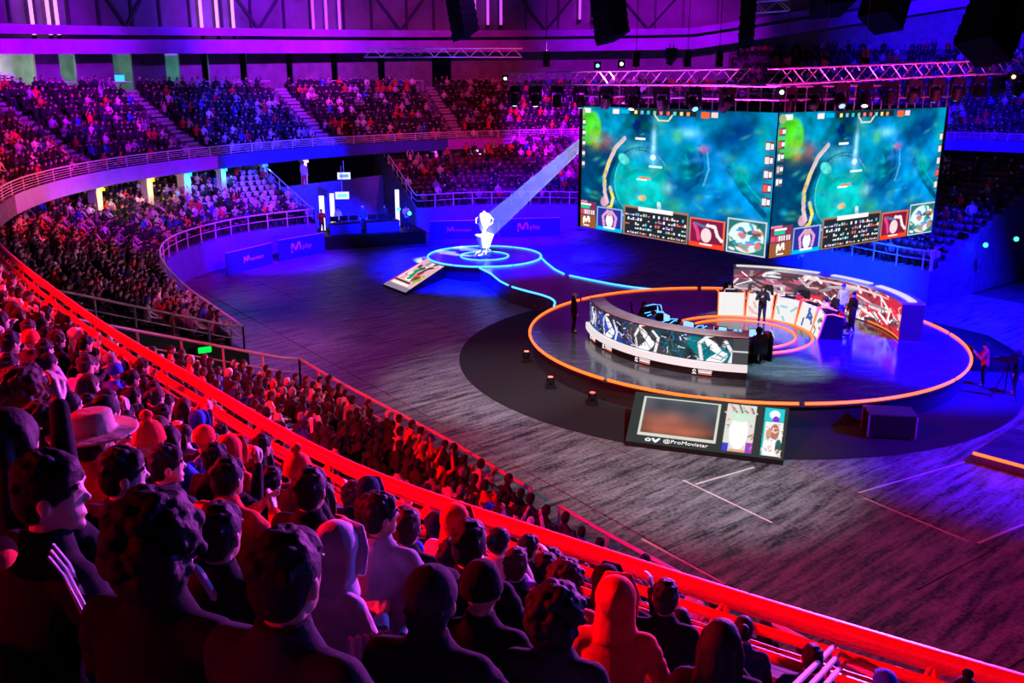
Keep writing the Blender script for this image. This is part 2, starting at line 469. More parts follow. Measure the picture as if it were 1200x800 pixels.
# deep lit rooms behind the openings
m_room = mat('warm_lit_plaster', (.62, .58, .5), .8, var=.35, scale=1.0)
m_room2 = mat('pale_green_plaster', (.42, .55, .48), .8, var=.3, scale=1.0)
seg = UP.crop(iA, upath_index(262))
struct('wall_behind_concourse', *strip(seg, [(WO + 3.0, CFZ), (WO + 3.0, 13.6), (WO + 3.2, 13.6), (WO + 3.2, CFZ)]), m_room2)
struct('floor_behind_concourse', *strip(UP.crop(iA, len(UP.p)), [(WO, CFZ - .4), (WO, CFZ - .01), (WO + 3.2, CFZ - .01), (WO + 3.2, CFZ - .4)]), m_conc)
for px, c, e in ((20, (1, .80, .68), 150), (80, (.75, 1, .85), 60), (138, (.5, 1, .6), 40), (196, (.5, 1, .7), 30), (241, (.2, .9, 1), 30)):
    i = upath_index(px); q = UP.p[i] + UP.n[i] * (WO + 1.6)
    d = bpy.data.lights.new('concourse_lamp', 'POINT'); d.energy = e; d.color = c; d.shadow_soft_size = .15
    lo = bpy.data.objects.new('concourse_lamp', d); lo.location = (q[0], q[1], 12.1); col.objects.link(lo)
# things in the openings: a diagonal stair soffit, sign boxes, bright windows
def glow(name, c, e): return mat(name, tuple(.2 * v for v in c), .5, emit=c, estr=e)
i = upath_index(22); q = UP.p[i] + UP.n[i] * (WO + 2.0); tv = UP.t[i]
st = MB()
A = Vector((q[0] - tv[0] * 2.2, q[1] - tv[1] * 2.2, 12.5)); B = Vector((q[0] + tv[0] * 1.4, q[1] + tv[1] * 1.4, 11.0))
for k in range(9):
    p = A.lerp(B, k / 8); st.box(p, (.5, 1.4, .12), math.atan2(tv[1], tv[0]))
tag(st.build('concourse_staircase', m_room), 'pale staircase flight in the bright opening above the upper crowd', 'staircase')
def sign(px, py, wpx, hpx, c, e, lab, off=WO + .4, cat='sign', name='lit_sign'):
    i = upath_index(px); q = UP.p[i] + UP.n[i] * off
    d = proj((q[0], q[1], 11.5))[2]; z = 11.5 + (90 - py) / FPX * d
    t = thing(name, lab, cat, (q[0], q[1], z), math.atan2(UP.t[i][1], UP.t[i][0]))
    W, H = wpx / FPX * d, hpx / FPX * d
    m = MB(); m.box((0, .04, 0), (W + .08, .10, H + .08)); m.build('housing', m_black, t)
    m = MB(); m.box((0, -.02 if False else .0, 0), (W, .18, H)); m.build('face', glow('sign_' + lab[:12], c, e), t)
    return t
sign(143, 92, 18, 8, (.02, .25, 1), 3, 'blue lit sign in the third concourse opening')
sign(191, 88, 12, 5, (.9, .8, .9), 1.2, 'small white lit sign in the fourth concourse opening')
sign(74, 112, 10, 16, (.6, 1, 1), 2.2, 'bright window pane low in the second concourse opening', cat='window', name='lit_window')
sign(87, 111, 7, 16, (.6, 1, 1), 2.2, 'narrow bright window pane beside the larger one in the concourse opening', cat='window', name='lit_window')
sign(184, 108, 8, 10, (.3, .9, 1), 2.0, 'cyan window pane low in the fourth concourse opening', cat='window', name='lit_window')
sign(241, 106, 10, 12, (.2, .95, 1), 2.0, 'cyan window pane in the narrow concourse opening', cat='window', name='lit_window')
sign(171, 123, 7, 8, (.6, 1, .7), 2.5, 'small pale green lit box on the upper aisle stair head', off=CO + .2, name='lit_box', cat='light')

# high back wall above the ring beam with mullions, braces and neon tubes
m_high = mat('high_wall_cladding', (.20, .19, .26), .5, var=.4, scale=.35)
hw = struct('wall_high', *strip(UPf, [(BO + 4.6, ztf - .2), (BO + 4.6, 27), (BO + 4.8, 27), (BO + 4.8, ztf - .2)]), m_high)
HO = BO + 4.4
m_mull = mat('dark_mullion', (.05, .05, .08), .5, var=.2)
def hi(px):
    best = None
    for i in range(iA, len(UP.p)):
        q = UP.p[i] + UP.n[i] * HO
        d = abs(proj((q[0], q[1], 15))[0] - px)
        if best is None or d < best[0]: best = (d, i)
    return best[1]
for px in list(range(0, 860, 36)):
    i = hi(px + 8); q = UP.p[i] + UP.n[i] * HO
    m = MB(); m.box((q[0], q[1], 21), (.16, .2, 12), math.atan2(UP.t[i][1], UP.t[i][0])); m.build('mullion', m_mull, hw)
for px in (146, 300, 470, 640, 760):
    i = hi(px); q = UP.p[i] + UP.n[i] * (HO - .1); tv = UP.t[i]
    for s in (-1, 1):
        m = MB(); m.bar((q[0], q[1], zt[i] + 1.0), (q[0] + tv[0] * 4.0 * s, q[1] + tv[1] * 4.0 * s, 20.5), .12)
        m.build('brace', m_mull, hw)
m_neon = glow('pink_white_tube', (1, .30, .85), 1.5)
m_neon2 = glow('violet_tube', (.62, .06, 1), 1.3)
ntu = 0
for grp, (pxs, y1) in enumerate((((30, 48, 65), 43), ((237, 252, 268), 43), ((365, 379, 393), 40), ((552, 567, 583), 32), ((678, 694), 26))):
    for c, px in enumerate(pxs):
        i = hi(px); q = UP.p[i] + UP.n[i] * (HO - .5)
        d = proj((q[0], q[1], 15))[2]
        z0 = 11.5 + (90 - y1) / FPX * d
        t = thing('light_tube', ('pale pink' if grp < 2 else 'violet') + ' upright light tube, ' + ('first', 'second', 'third')[c] + ' of the ' + ('first', 'second', 'third', 'fourth', 'fifth')[grp] + ' cluster above the ring beam', 'light', (q[0], q[1], z0), 0, 'upright light tubes above the ring beam')
        m = MB(); m.tube([(0, 0, 0), (0, 0, 6)], .13, 8); m.build('tube', m_neon if grp < 2 else m_neon2, t)
        m = MB(); m.tube([(0, 0, -.35), (0, 0, 0)], .16, 8); m.build('socket', m_black, t)
struct('ceiling', [(-70, -14, 27.2), (80, -14, 27.2), (80, 115, 27.2), (-70, 115, 27.2)], [(0, 1, 2, 3)], mat('dark_roof', (.04, .035, .06), .8, var=.3, scale=.3))

# concourse guard rail (thin) in front of the openings
def px_span(a, b, d):
    idx = [i for i in range(iA, len(UP.p)) if a <= proj((*(UP.p[i] + UP.n[i] * d), 11.2))[0] <= b]
    return UP.crop(idx[0], idx[-1] + 1)
for a, b, lab in ((36, 155, 'thin violet guard rail in front of the lit concourse openings'), (172, 322, 'thin violet guard rail along the middle concourse'), (352, 500, 'thin violet guard rail along the far concourse'), (530, 610, 'short thin guard rail at the far concourse end')):
    pt = px_span(a, b, CO + .15)
    t = thing('concourse_rail', lab, 'railing')
    m = MB(); m.tube([(*p, CFZ + 1.0) for p in pt.off(CO + .15)], .035, 6); m.build('top_rail', m_steel, t)
    for i in range(0, len(pt.p), 5):
        q = pt.p[i] + pt.n[i] * (CO + .15); m = MB(); m.bar((*q, CFZ), (*q, CFZ + 1.0), .025); m.build('post', m_steel, t)

# higher block of the upper stand at the far right
iH = int(np.argmin(abs(ss - (sR + 3))))
UPh = UP.crop(iH, len(UP.p))
hb = struct('terrace_high', *strip(UPh, [(CO + .4, CFZ), (CO + .4, CFZ + .9), (CO + .6, CFZ + .9), (CO + .6, CFZ)]), m_conc)
for k in range(10):
    z = CFZ + .55 * (k + 1); a = CO + .6 + .8 * k
    struct('step', *strip(UPh, [(a, z - .5), (a, z), (a + .8, z), (a + .8, z - .5)]), m_conc, hb)

# ------------------------------------------------------------------ lower stand
LR, LH, LZ, LO, NL = .8, .29, 1.86, .35, 10
lows = []
for nm, P in (('near', L1), ('left', L2), ('far', L3)):
    nr = NL if nm != 'far' else 14
    t = struct('terrace_lower_' + nm, *strip(P, [(0, 0), (0, LZ), (LO, LZ), (LO, 0)]), m_wallblue, label='painted front wall of the lower stand')
    for k in range(nr):
        z = LZ + LH * k; a = LO + LR * k
        struct('step', *strip(P, [(a, 0), (a, z), (a + LR, z), (a + LR, 0)]), m_conc, t)
    e = LO + LR * nr
    struct('wall_lower_' + nm, *strip(P, [(e, 0), (e, 5.5), (e + .2, 5.5), (e + .2, 0)]), m_dark)
    lows.append((nm, P, nr, t))

# ------------------------------------------------------------------ guard railings
def top_tube(pts, r, name, m, parent, n=8):
    b = MB(); b.tube(pts, r, n); return b.build(name, m, parent, smooth=True)
iN = int(np.argmin(np.hypot(UP.p[:, 0] + 18.5, UP.p[:, 1] - 32.5)))
near = UP.crop(0, iN)
rail = thing('guard_railing', 'thick red lit tubular guard railing in front of the near upper crowd', 'railing')
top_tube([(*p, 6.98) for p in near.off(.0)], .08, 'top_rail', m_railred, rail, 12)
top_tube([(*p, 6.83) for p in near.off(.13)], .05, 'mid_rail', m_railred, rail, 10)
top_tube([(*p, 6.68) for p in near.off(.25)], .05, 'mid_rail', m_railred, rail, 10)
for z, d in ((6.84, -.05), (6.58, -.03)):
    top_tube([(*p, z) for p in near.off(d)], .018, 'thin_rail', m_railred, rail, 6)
u = .6
while u < near.L:
    c, nn = near.pos(u, 0.0); tv = np.array((-nn[1], nn[0]))
    m = MB()
    for s in (-1, 1):
        b = c + nn * .44 + tv * .24 * s
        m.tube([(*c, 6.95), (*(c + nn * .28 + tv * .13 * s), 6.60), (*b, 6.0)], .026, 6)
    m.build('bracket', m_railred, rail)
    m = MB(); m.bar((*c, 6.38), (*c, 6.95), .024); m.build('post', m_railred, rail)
    u += 1.75
far = UP.crop(iN, len(UP.p))
frl = thing('guard_railing', 'long magenta and violet lit railing along the far upper balcony', 'railing')
for z, r in ((7.0, .04), (6.86, .02), (6.74, .02), (6.62, .02), (6.50, .02)):
    top_tube([(*p, z) for p in far.off(.02)], r, 'top_rail' if z == 7 else 'thin_rail', m_steel, frl, 5)
u = .5
while u < far.L:
    c, nn = far.pos(u, .02)
    m = MB(); m.bar((*c, 6.38), (*c, 7.0), .03, 5); m.build('post', m_steel, frl); u += 2.0

def low_rail(pts, lab, base=1.0, step=1.25, r=.045, posts=True):
    """pts: list of 3-D points of the top rail"""
    t = thing('stand_railing', lab, 'railing')
    pts = [Vector(p) for p in pts]
    top_tube(pts, r, 'top_rail', m_steel, t)
    top_tube([p - Vector((0, 0, .45)) for p in pts], r * .55, 'mid_rail', m_steel, t, 6)
    if posts:
        acc = 0; last = None
        for i, p in enumerate(pts):
            if last is None or (p - last).length >= step or i == len(pts) - 1:
                m = MB(); m.box((p.x, p.y, p.z - base / 2), (.06, .06, base)); m.build('post', m_steel, t); last = p
    return t
RZ = LZ + 1.0
k1 = int(np.argmin(np.hypot(L1.p[:, 0] - .35, L1.p[:, 1] - 19.0)))
low_rail([(*p, RZ) for p in L1.off(.1)[:k1 - 1]], 'red lit railing of the near lower stand, end piece beneath the thick guard rail')
low_rail([(*p, RZ) for p in L1.off(.1)[k1:]], 'red lit railing along the near lower stand front')
low_rail([(*p, RZ) for p in L2.off(.1)], 'pink lit railing curving around the left lower stand')
low_rail([(*p, RZ) for p in L3.off(.1)], 'violet lit railing of the far lower stand behind the video cube')
def side_rail(P, end, length, lab, zr=LH / LR, m=None):
    i = 0 if end == 0 else len(P.p) - 1
    c, nn = P.p[i], P.n[i]
    pts = []
    for d in np.arange(.1, length, .6):
        q = c + nn * d; pts.append((q[0], q[1], RZ + zr * max(0, d - LO)))
    low_rail(pts, lab, step=1.2)
    # solid side wall below
    t = P.t[i] * (-1 if end == 0 else 1)
    a, b = c + nn * 0, c + nn * length
    V = []; w_ = .16
    for q, z1 in ((a, LZ), (b, LZ + zr * length)):
        for s in (0, w_):
            V += [(*(q + t * s), 0), (*(q + t * s), z1 + .12)]
    return V
sw = side_rail(L2, 0, 8.2, 'white lit side railing above the dark vomitory wall with the green light')
m_green = mat('dark_green_wall', (.03, .07, .05), .6)
struct('wall_vomitory_far', sw, [(0, 1, 3, 2), (4, 6, 7, 5), (0, 4, 5, 1), (2, 3, 7, 6), (1, 5, 7, 3), (0, 2, 6, 4)], m_green)
sw = side_rail(L1, 1, 8.2, 'pale side railing of the near lower stand beside the vomitory')
struct('wall_vomitory_near', sw, [(0, 1, 3, 2), (4, 6, 7, 5), (0, 4, 5, 1), (2, 3, 7, 6), (1, 5, 7, 3), (0, 2, 6, 4)], m_dark)
sw = side_rail(L3, 0, 9, 'violet sloping side railing right of the production desk')
struct('wall_far_side', sw, [(0, 1, 3, 2), (4, 6, 7, 5), (0, 4, 5, 1), (2, 3, 7, 6), (1, 5, 7, 3), (0, 2, 6, 4)], m_dark)
sw = side_rail(L2, 1, 7, 'violet side railing of the left lower stand beside the production desk')
struct('wall_left_side', sw, [(0, 1, 3, 2), (4, 6, 7, 5), (0, 4, 5, 1), (2, 3, 7, 6), (1, 5, 7, 3), (0, 2, 6, 4)], m_dark)
pts = [Vector((21.5, 47.5, RZ)).lerp(Vector((35.8, 66.9, RZ + .2)), k / 20) for k in range(21)]
low_rail(pts, 'violet railing climbing away at the dark right end of the far stand')
# blue lit wall behind the production desk
A2 = L2.p[-1] + L2.n[-1] * 6.8; B2 = L3.p[0] + L3.n[0] * 8.6
dvx = (B2 - A2) / np.hypot(*(B2 - A2)); nvx = np.array((-dvx[1], dvx[0]))
bw = [(*A2, 0), (*B2, 0), (*B2, 3.6), (*A2, 3.6)]; bw += [(p[0] + nvx[0] * .3, p[1] + nvx[1] * .3, p[2]) for p in bw]
struct('wall_booth', bw, [(0, 1, 2, 3), (7, 6, 5, 4), (0, 4, 5, 1), (1, 5, 6, 2), (2, 6, 7, 3), (3, 7, 4, 0)], m_wallblue)
# exit light in the vomitory, lower side seats
t = thing('exit_light', 'green exit light on the dark vomitory wall', 'light', Vector((-10.79, 31.6, 2.3)), R(33))
m = MB(); m.box((0, 0, 0), (.5, .12, .26)); m.build('housing', m_black, t)
m = MB(); m.box((0, -.07, 0), (.44, .05, .2)); m.build('face', glow('exit_green', (.0, 1, .06), 1.6), t)

# columns under the balcony, each with its own lamp
m_colm = mat('column_render', (.7, .7, .68), .7, var=.15)
def col_at(px):
    best = None
    for i in range(iA, len(UP.p)):
        q = UP.p[i] + UP.n[i] * .7; d = abs(proj((q[0], q[1], 5))[0] - px)
        if best is None or d < best[0]: best = (d, i)
    q = UP.p[best[1]] + UP.n[best[1]] * .7
    return q, UP.n[best[1]]
for px, c, e, wd, lab in ((112, (1, .75, .0), 90, .55, 'short yellow lit column tucked under the purple balcony'), (172, (1, .60, .0), 120, .5, 'yellow lit column under the balcony above the lower crowd'),
                      (217, (.0, .40, 1), 90, .6, 'wide bright blue lit column under the balcony'), (262, (.0, .35, 1), 80, .45, 'bright blue lit column where the purple fascia ends'),
                      (306, (.02, .12, 1), 60, .3, 'thin dim blue column under the blue fascia'), (357, (.6, .35, .4), 60, .35, 'brownish column beside the standing spectator under the far balcony'),
                      (508, (.5, .05, .9), 60, .25, 'thin dark violet column behind the far lower seats'), (559, (.7, .3, 1), 90, .2, 'slim column with three white dots under the far balcony'), (612, (1, .1, .7), 260, .25, 'slim pink lit column under the far balcony')):
    q, nn = col_at(px)
    t = thing('balcony_column', lab, 'column', (q[0], q[1], 0), math.atan2(nn[1], nn[0]), 'columns under the balcony')
    m = MB(); m.box((0, 0, 2.75), (wd, wd, 5.5)); m.build('shaft', m_colm, t)
    m = MB(); m.box((0, 0, 5.38), (wd + .15, wd + .15, .2)); m.build('capital', m_colm, t)
    m = MB(); m.tube([(-wd / 2 - .28, 0, 5.42), (-wd / 2 - .28, 0, 5.28)], .07, 8); m.build('lamp', glow('lamp_%d' % px, c, 4), t)
    d = bpy.data.lights.new('column_lamp', 'POINT'); d.energy = e; d.color = c; d.shadow_soft_size = .06
    lo = bpy.data.objects.new('column_lamp', d); lo.location = (q[0] - nn[0] * (wd / 2 + .5), q[1] - nn[1] * (wd / 2 + .5), 5.1); col.objects.link(lo)

# stair flights through the upper stand (pale treads)
def stair(px, py):
    best = None
    for i in range(iN - 10, len(UP.p)):
        q = UP.p[i] + UP.n[i] * 4; d = abs(proj((q[0], q[1], 8.5))[0] - px)
        if best is None or d < best[0]: best = (d, i)
    return best[1]
STAIRS = []
for px, lab in ((55, 'pale stair flight through the upper crowd nearest the picture edge'), (198, 'pale stair flight through the upper crowd above the purple fascia'), (362, 'pale stair flight through the far upper crowd'), (522, 'pale stair flight in the far upper stand behind the spotlight beams')):
    i = stair(px, 150); c, nn, tv = UP.p[i], UP.n[i], UP.t[i]; STAIRS.append(UP.s[i])
    t = thing('aisle_stairs', lab, 'stairs', (c[0], c[1], UZ), math.atan2(nn[1], nn[0]), 'aisle stairs in the upper stand')
    for k in range(NROW * 2):
        m = MB(); m.box((UO + .4 * k + .2, 0, .26 * k + .09), (.36, 1.2, .18)); m.build('tread', m_tread, t)
# ------------------------------------------------------------------ people
def sphere_vf(nu=14, nv=9):
    V = [(0, 0, -1)]
    for j in range(1, nv):
        a = math.pi * j / nv - math.pi / 2
        for i in range(nu):
            q = 2 * math.pi * i / nu; V.append((math.cos(a) * math.cos(q), math.cos(a) * math.sin(q), math.sin(a)))
    V.append((0, 0, 1)); Fs = []
    for i in range(nu): Fs.append((0, 1 + (i + 1) % nu, 1 + i))
    for j in range(nv - 2):
        for i in range(nu):
            a = 1 + j * nu + i; b = 1 + j * nu + (i + 1) % nu; Fs.append((a, b, b + nu, a + nu))
    e = len(V) - 1
    for i in range(nu): Fs.append((e, 1 + (nv - 2) * nu + i, 1 + (nv - 2) * nu + (i + 1) % nu))
    return V, Fs
SV, SF = sphere_vf()
class Blob(MB):
    def ell(s, c, r, M=None):
        c = Vector(c)
        P = [Vector((v[0] * r[0], v[1] * r[1], v[2] * r[2])) for v in SV]
        if M is not None: P = [M @ p for p in P]
        return s.add([p + c for p in P], SF)
    def cap(s, a, b, ra, rb, sx=1.0):
        a, b = Vector(a), Vector(b); n = max(2, int((b - a).length / (.6 * min(ra, rb))) + 1)
        s.tube([a, b], [ra, rb], 12); s.ell(a, (ra,) * 3); s.ell(b, (rb,) * 3); return s
    def chain(s, pts, rs):
        for i in range(len(pts) - 1): s.cap(pts[i], pts[i + 1], rs[i], rs[i + 1])
        return s
    def loft(s, rings, n=16):
        """rings: (center, rx, ry) horizontal-ish ellipses"""
        V = []; Fs = []
        for c, rx, ry in rings:
            for k in range(n):
                q = 2 * math.pi * k / n; V.append((c[0] + rx * math.cos(q), c[1] + ry * math.sin(q), c[2]))
        for i in range(len(rings) - 1):
            for k in range(n):
                k2 = (k + 1) % n; Fs.append((i * n + k, i * n + k2, (i + 1) * n + k2, (i + 1) * n + k))
        Fs.append(tuple(range(n))[::-1]); Fs.append(tuple((len(rings) - 1) * n + k for k in range(n)))
        return s.add(V, Fs)
    def fuse(s, name, voxel, ratio=.35, smooth=3):
        """one continuous surface out of the overlapping shapes"""
        me = bpy.data.meshes.new(name + '_src'); me.from_pydata(s.v, [], s.f); me.update()
        o = bpy.data.objects.new('tmp', me); col.objects.link(o)
        r = o.modifiers.new('r', 'REMESH'); r.mode = 'VOXEL'; r.voxel_size = voxel
        k = o.modifiers.new('s', 'SMOOTH'); k.factor = .5; k.iterations = smooth
        if ratio < 1:
            d = o.modifiers.new('d', 'DECIMATE'); d.ratio = ratio
        dg = bpy.context.evaluated_depsgraph_get()
        out = bpy.data.meshes.new_from_object(o.evaluated_get(dg))
        out.name = name
        out.polygons.foreach_set('use_smooth', np.ones(len(out.polygons), bool))
        bpy.data.objects.remove(o); bpy.data.meshes.remove(me)
        return out

def hand(b, wr, fw, up, side, curl=.5, scale=1.0):
    """palm and five fingers; fw = direction of fingers, up = back of the hand, side = +1 thumb towards +across"""
    fw = Vector(fw).normalized(); up = Vector(up); up = (up - fw * up.dot(fw)).normalized(); ac = fw.cross(up) * side
    wr = Vector(wr); pc = wr + fw * .05
    b.chain([wr, pc - ac * .018, pc + fw * .035 - ac * .02], [.024, .024, .019]); b.chain([wr, pc + ac * .016, pc + fw * .035 + ac * .02], [.024, .022, .018])
    for k, (o_, L) in enumerate(((.030, .066), (.010, .076), (-.010, .070), (-.029, .055))):
        a = wr + fw * .088 + ac * o_
        d1 = (fw * math.cos(curl * .6) - up * math.sin(curl * .6)); d2 = (fw * math.cos(curl * 1.6) - up * math.sin(curl * 1.6))
        m_ = a + d1 * L * .5
        b.chain([a - fw * .02, a, m_, m_ + d2 * L * .5], [.0105, .0105, .0095, .008])
    a = wr + fw * .03 + ac * .03
    b.chain([a - ac * .012, a + ac * .022 + fw * .022 - up * .01, a + ac * .03 + fw * .052 - up * .02], [.014, .012, .0095])

SKINS = [(.62, .40, .28), (.50, .31, .21), (.70, .48, .36), (.42, .26, .17)]
def make_pose(name, stand=False, lean=.06, arms='knees', yaw=0.0, nod=.0, voxel=.0085, ratio=.30):
    """meshes of one figure. local: +y forward, feet/tread at z=0"""
    hipz = .92 if stand else .53
    shz = hipz + (.50)
    hip = Vector((0, 0, hipz)); chest = Vector((0, lean * .75, hipz + .33)); sh = Vector((0, lean, shz))
    neck = Vector((0, lean * 1.12 + .01, shz + .065)); head = Vector((0, lean * 1.25 + .03 + nod * .06, shz + .195 - abs(nod) * .02))
    HM = Matrix.Rotation(yaw, 3, 'Z') @ Matrix.Rotation(-nod, 3, 'X')
    E_, W_ = [], []
    for s in (-1, 1):
        S = sh + Vector((s * .172, 0, -.022))
        if arms == 'knees': e, w_ = Vector((s * .26, .10 + lean * .7, hipz + .21)), Vector((s * .15, .34, hipz + .13))
        elif arms == 'lean': e, w_ = Vector((s * .22, .30, hipz + .16)), Vector((s * .07, .48, hipz + .26))
        elif arms == 'clap': e, w_ = Vector((s * .27, .16 + lean, hipz + .22)), Vector((s * .055, .36 + lean, hipz + .36))
        elif arms == 'crossed': e, w_ = Vector((s * .25, .14 + lean, hipz + .24)), Vector((-s * .06, .24 + lean, hipz + .27 + .03 * s))
        elif arms == 'phone': 
            e, w_ = (Vector((s * .27, .18 + lean, hipz + .30)), Vector((s * .13, .34 + lean, hipz + .58))) if s > 0 else (Vector((s * .26, .10, hipz + .21)), Vector((s * .15, .34, hipz + .13)))
        elif arms == 'chin':
            e, w_ = (Vector((s * .20, .30, hipz + .2)), Vector((s * .07, .20 + lean * 1.2, hipz + .50))) if s < 0 else (Vector((s * .24, .2, hipz + .19)), Vector((-.04, .32, hipz + .16)))
        elif arms == 'up': e, w_ = Vector((s * .33, .10, shz + .16)), Vector((s * .22, .16, shz + .42))
        elif arms == 'desk': e, w_ = Vector((s * .27, .14, hipz + .22)), Vector((s * .16, .42, hipz + .24))
        else: e, w_ = Vector((s * .24, .02, shz - .28)), Vector((s * .23, .10, shz - .53))
        E_.append((S, e)); W_.append(w_)
    if stand:
        knees = [Vector((s * .10, .03, .49)) for s in (-1, 1)]; ank = [Vector((s * .12, -.02, .09)) for s in (-1, 1)]
    else:
        knees = [Vector((s * .12, .43, .50)) for s in (-1, 1)]; ank = [Vector((s * .13, .42, .09)) for s in (-1, 1)]
    # ---- body: one continuous skin
    b = Blob()
    b.ell(head, (.074, .092, .108), HM); b.ell(head + HM @ Vector((0, .022, -.065)), (.055, .066, .060), HM)
    b.ell(head + HM @ Vector((0, .092, -.020)), (.012, .018, .016), HM); b.cap(head + HM @ Vector((0, .084, .012)), head + HM @ Vector((0, .094, -.02)), .009, .011)
    b.ell(head + HM @ Vector((0, .078, -.070)), (.026, .014, .010), HM); b.ell(head + HM @ Vector((0, .066, -.104)), (.022, .020, .016), HM)
    for s in (-1, 1):
        b.ell(head + HM @ Vector((s * .078, -.004, -.010)), (.010, .020, .034), HM)
        b.ell(head + HM @ Vector((s * .030, .082, .028)), (.024, .012, .008), HM)
    b.cap(neck - Vector((0, .01, .03)), head + HM @ Vector((0, -.012, -.07)), .056, .052)
    b.loft([(hip - Vector((0, 0, .07)), .13, .10), (hip, .15, .11), (hip.lerp(chest, .5), .125, .092), (chest, .148, .10), (sh - Vector((0, 0, .03)), .15, .085), (neck - Vector((0, 0, .02)), .06, .055)])
    for i, s in enumerate((-1, 1)):
        S, e = E_[i]; w_ = W_[i]
        b.chain([S - Vector((s * .05, 0, 0)), S, e, w_], [.055, .05, .036, .026])
        fw = (w_ - e).normalized()
        if arms in ('knees',): fw = (fw + Vector((0, .5, -.4))).normalized()
        if arms in ('phone', 'up', 'chin', 'clap'): fw = (fw + Vector((0, .1, .3))).normalized()
        upv = Vector((s, 0, .2)) if arms in ('clap', 'up', 'chin', 'phone') else Vector((0, 0, 1))
        hand(b, w_, fw, upv, -s if arms not in ('clap',) else 1, .55 if arms != 'clap' else .15)
        b.chain([Vector((s * .085, .0 if not stand else 0, hipz - .02)), knees[i], ank[i]], [.075, .05, .036])
        b.chain([ank[i], ank[i] + Vector((0, .13, -.045))], [.04, .032])
    body = b.fuse(name + '_body', voxel * .78, ratio, 2)
    co = np.empty(len(body.vertices) * 3, np.float32); body.vertices.foreach_get('co', co); co = co.reshape(-1, 3)
    loc = (co - np.array(head)) @ np.array(HM)          # head-local
    c = np.ones((len(co), 4), np.float32)
    near_head = np.abs(loc[:, 2]) < .14
    for s in (-1, 1):
        e = near_head & (loc[:, 1] > .05) & (((loc[:, 0] - s * .030) / .015) ** 2 + ((loc[:, 2] - .004) / .009) ** 2 < 1); c[e, :3] = .08
        e = near_head & (loc[:, 1] > .05) & (((loc[:, 0] - s * .032) / .024) ** 2 + ((loc[:, 2] - .031) / .007) ** 2 < 1); c[e, :3] = .18
    e = near_head & (loc[:, 1] > .05) & ((loc[:, 0] / .028) ** 2 + ((loc[:, 2] + .070) / .010) ** 2 < 1); c[e, 1:3] *= .55
    a_ = body.color_attributes.new('Col', 'FLOAT_COLOR', 'POINT'); a_.data.foreach_set('color', c.ravel())
    # ---- jacket
    j = Blob()
    hz = hip - Vector((0, 0, .06 if not stand else .10))
    j.loft([(hz, .175, .135), (hip + Vector((0, 0, .06)), .180, .142), (hip.lerp(chest, .55), .168, .130), (chest, .182, .132), (sh - Vector((0, 0, .05)), .190, .112), (sh + Vector((0, 0, .015)), .135, .085), (neck + Vector((0, -.005, .0)), .078, .074), (neck + Vector((0, -.005, .035)), .07, .068)], 20)
    for i, s in enumerate((-1, 1)):
        S, e = E_[i]; w_ = W_[i]; wc = e.lerp(w_, .93)
        mid = S.lerp(e, .5)
        j.chain([S - Vector((s * .06, 0, -.005)), S, mid, e, e.lerp(wc, .5), wc], [.066, .066, .062, .055, .050, .041])
        # sleeve folds
        for q in (.25, .55, .8): j.ell(S.lerp(e, q) + Vector((s * .01, -.006, 0)), (.069 - .012 * q,) * 3)
        j.ell(e, (.060, .060, .060))
    jacket = j.fuse(name + '_jacket', voxel * 1.25, .5, 3)
    # ---- trousers and shoes
    p = Blob()
    p.loft([(hip - Vector((0, .0, .11)), .155, .125), (hip, .165, .13), (hip + Vector((0, 0, .05)), .15, .11)])
    for i, s in enumerate((-1, 1)):
        h0 = Vector((s * .085, 0, hipz - .03)); mid = knees[i].lerp(ank[i], .5)
        p.chain([h0, h0.lerp(knees[i], .5), knees[i], mid, ank[i] + Vector((0, 0, .03))], [.098, .088, .072, .060, .052])
    trousers = p.fuse(name + '_trousers', voxel * 1.4, .5, 3)
    sh_ = []
    for i, s in enumerate((-1, 1)):
        k = Blob(); k.chain([ank[i] + Vector((0, -.03, -.04)), ank[i] + Vector((0, .06, -.045)), ank[i] + Vector((0, .15, -.055))], [.046, .044, .034]); k.cap(ank[i], ank[i] - Vector((0, 0, .03)), .05, .05)
        sh_.append(k.fuse(name + '_shoe', .011, .5, 2))
    HMx = Matrix.Translation(head) @ HM.to_4x4()
    return dict(body=body, jacket=jacket, trousers=trousers, shoes=sh_, head=HMx, hands=W_, sh=sh, headpos=head)

